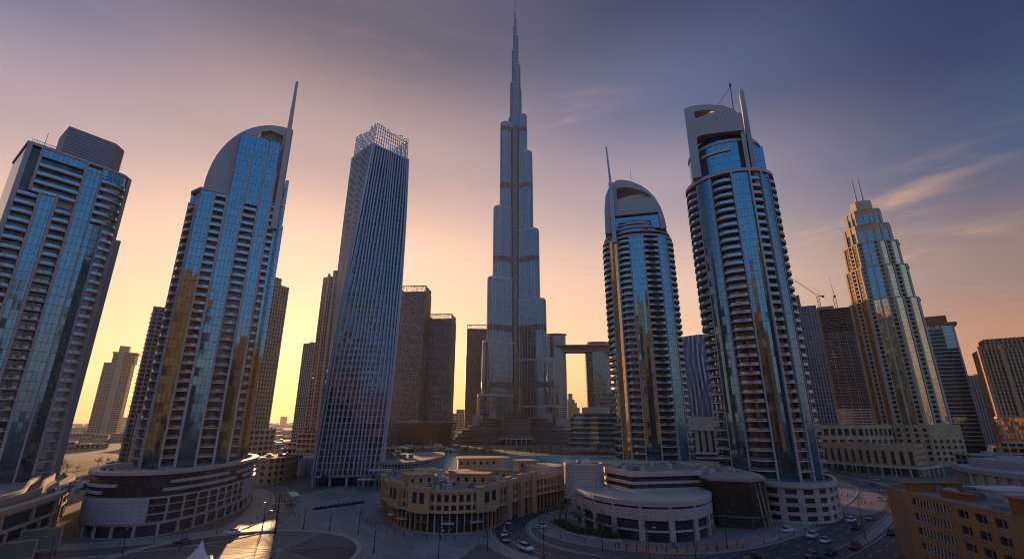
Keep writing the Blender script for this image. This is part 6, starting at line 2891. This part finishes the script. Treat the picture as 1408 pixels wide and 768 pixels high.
# hoarding along the forecourt
for k in range(12):
    u0, u1 = lerp(862, 1028, k / 12), lerp(862, 1028, (k + .93) / 12)
    v0 = lambda u: 758 + 2.5 * math.sin((u - 862) / 60) - max(0, (u - 930)) * .105
    a, b2 = G(u0, v0(u0)), G(u1, v0(u1))
    t = thing('hoarding_panel', 'low sand-coloured barrier panel in the row along the forecourt kerb', 'barrier', (0, 0, 0), 0, 'barrier panels along the kerb')
    mb = MB()
    mb.beam((*a, .65), (*b2, .65), .15, 1.2)
    mb.build('panel', M['ochre_pale'], t)
    mb = MB()
    mb.tube((*a, 0), (*a, 1.6), .12, .12, 6)
    mb.build('post', M['metal_dark'], t)
# slanted white masts, boat, floating bits on the lake
for i, (u, v, dx) in enumerate(((588, 622, 3.2), (836, 620, -2.6))):
    x, y = G(u, v)
    t = thing('slanted_mast', ('slanted white mast on the far quay left of the entrance drum', 'slanted white mast on the far quay right of the entrance drum')[i], 'mast', (x, y, 0))
    mb = MB()
    mb.tube((0, 0, 0), (dx, 0, 12), .5, .25, 8)
    mb.build('mast', M['white'], t)
    mb = MB()
    mb.tube((dx * 1.8, 0, 0), (dx, 0, 12), .12, .12, 6)
    mb.build('stay', M['white'], t)
x, y = G(599, 630)
t = thing('boat', 'white motor boat moored at the left end of the lake', 'boat', (x, y, .05), R(-20))
mb = MB()
L0 = [(-7, -1.8), (3, -2.0), (7.5, 0), (3, 2.0), (-7, 1.8)]
L1 = [(-7.2, -2.2), (3.4, -2.4), (9.5, 0), (3.4, 2.4), (-7.2, 2.2)]
for i in range(5):
    j = (i + 1) % 5
    mb.face([(*L0[i], 0), (*L0[j], 0), (*L1[j], 1.7), (*L1[i], 1.7)], [(0, 0)] * 4)
mb.face([(*p, 1.7) for p in L1], L1)
mb.build('hull', M['tent'], t)
mb = MB()
mb.prism([(-4, -1.5), (2, -1.5), (4, 0), (2, 1.5), (-4, 1.5)], 1.7, 3.1)
mb.build('cabin', M['glass_pane'], t)
mb = MB()
mb.prism([(-4.6, -1.7), (1.6, -1.7), (3, 0), (1.6, 1.7), (-4.6, 1.7)], 3.1, 3.35)
mb.build('cabin_roof', M['tent'], t)

# low roofs and blocks that fill the middle distance, each one a building
rnd = random.Random(41)


def block(x, y, w, d, h, rz, mat, label, group):
    t = thing('low_building', label, 'building', (x, y, 0), rz, group)
    P = rect(-w / 2, w / 2, -d / 2, d / 2)
    mb = MB()
    mb.prism(P, 0, h)
    wl = mb.build('wall', M['glass_pane'], t)
    fb = MB()
    n = max(1, int(h / 3.6))
    for k in range(n):
        fb.prism(offset(P, .3, True), k * h / n, k * h / n + 1.5)
    for i in range(4):
        e = [P[i], P[(i + 1) % 4]]
        m = max(1, int(plen(e) / 4))
        for k in range(m + 1):
            q = sub(e, max(0, k / m - .12 / m), min(1, k / m + .12 / m))
            fb.band(offset(q, .4), offset(q, -.1), 0, h)
    fb.build('facade_frame', M[mat], wl)
    mb = MB()
    mb.prism(offset(P, .6, True), h, h + .9)
    rf = mb.build('roof', M[mat], t)
    for k in range(3):
        mb = MB()
        mb.box(rnd.uniform(-w / 3, w / 3), rnd.uniform(-d / 3, d / 3), h + .9, rnd.uniform(2, w / 4), rnd.uniform(2, d / 4), rnd.uniform(1.2, 3.2), rnd.uniform(0, 1))
        mb.build('roof_plant', M['white' if k == 1 else mat], rf)


mats = ['sand', 'sand_light', 'far_a', 'far_b', 'slab']
for i in range(26):   # beyond the beige block, seen between blade tower and twisted tower
    x, y = rnd.uniform(-330, -120), rnd.uniform(345, 640)
    if abs(x + 226) < 40 and abs(y - 402) < 36 or abs(x + 166) < 38 and abs(y - 450) < 34 or abs(x + 280) < 46 and abs(y - 376) < 40 or abs(x + 255) < 36 and abs(y - 620) < 30 or abs(x + 122) < 30 and y < 350 or abs(x + 145) < 40 and y > 600:
        continue
    block(x, y, rnd.uniform(14, 30), rnd.uniform(12, 24), rnd.uniform(4, 11), rnd.uniform(-.6, .6), rnd.choice(mats), 'low flat-roofed building in the dusty quarter left of the twisted tower', 'low buildings left of the twisted tower')
for i in range(12):   # beyond the sand at far left
    x, y = rnd.uniform(-640, -380), rnd.uniform(560, 760)
    block(x, y, rnd.uniform(16, 40), rnd.uniform(12, 24), rnd.uniform(4, 12), rnd.uniform(-.6, .6), rnd.choice(mats), 'low hazy building beyond the sand flat at far left', 'low buildings at far left')
for i in range(12):
    x, y = rnd.uniform(-125, -62), rnd.uniform(392, 590)
    if x > -100 and y < 494 or abs(x + 112) < 46 and y > 575:
        continue
    block(x, y, rnd.uniform(12, 24), rnd.uniform(10, 20), rnd.uniform(3, 7), rnd.uniform(-.6, .6), rnd.choice(mats), 'low pale roof in the quarter right of the twisted tower', 'low buildings right of the twisted tower')
for i in range(34):   # right side behind the workshop building
    x, y = rnd.uniform(290, 560), rnd.uniform(270, 640)
    if math.hypot(x - 322, y - 402) < 62 or math.hypot(x - 447, y - 505) < 44 or math.hypot(x - 476, y - 444) < 50 or math.hypot(x - 424, y - 612) < 60 or math.hypot(x - 402, y - 560) < 52 or math.hypot(x - 470, y - 412) < 74 or (x < 330 and y > 360 and y < 440):
        continue
    block(x, y, rnd.uniform(16, 34), rnd.uniform(14, 26), rnd.uniform(5, 14), rnd.uniform(-.6, .6), rnd.choice(mats), 'dim low-rise building in the quarter right of the golden stepped tower', 'low buildings on the right')
for i in range(14):
    x, y = rnd.uniform(190, 330), rnd.uniform(470, 700)
    block(x, y, rnd.uniform(20, 36), rnd.uniform(16, 26), rnd.uniform(8, 20), rnd.uniform(-.6, .6), rnd.choice(mats), 'mid-rise block behind the gallery building', 'blocks behind the gallery building')

# the far city: nobody could count it
mb = MB()
rnd = random.Random(8)
for i in range(2600):
    a = R(rnd.uniform(-62, 62))
    d = 900 * (6500 / 900) ** (rnd.random() ** .8)
    x, y = math.sin(a) * d, math.cos(a) * d
    if y < 830 or math.hypot(x + 680, y - 800) < 110:
        continue
    h = rnd.uniform(4, 16) if rnd.random() < .96 else rnd.uniform(20, 60)
    if h > 18 and y < 1400:
        h = 14
    mb.cur = rnd.randrange(3)
    mb.box(x, y, 0, rnd.uniform(12, 40), rnd.uniform(12, 40), h, rnd.uniform(0, 1.5))
o = mb.build('far_city', [M['far_a'], M['far_b'], M['sand_light']])
o['kind'] = 'stuff'
M_hill = M['sandy']
# haze over the whole place
mb = MB()
mb.prism([(-7600, -1500), (7600, -1500), (7600, 9000), (-7600, 9000)], -1, 960)
hz = mb.build('haze', None)
hz['kind'] = 'stuff'
hm = bpy.data.materials.new('haze')
hm.use_nodes = True
nt = hm.node_tree
nt.nodes.clear()
ho = nt.nodes.new('ShaderNodeOutputMaterial')
hv = nt.nodes.new('ShaderNodeVolumePrincipled')
hv.inputs['Color'].default_value = (1, .93, .86, 1)
hv.inputs['Density'].default_value = HAZE
hv.inputs['Anisotropy'].default_value = .5
nt.links.new(hv.outputs[0], ho.inputs['Volume'])
hz.data.materials.append(hm)
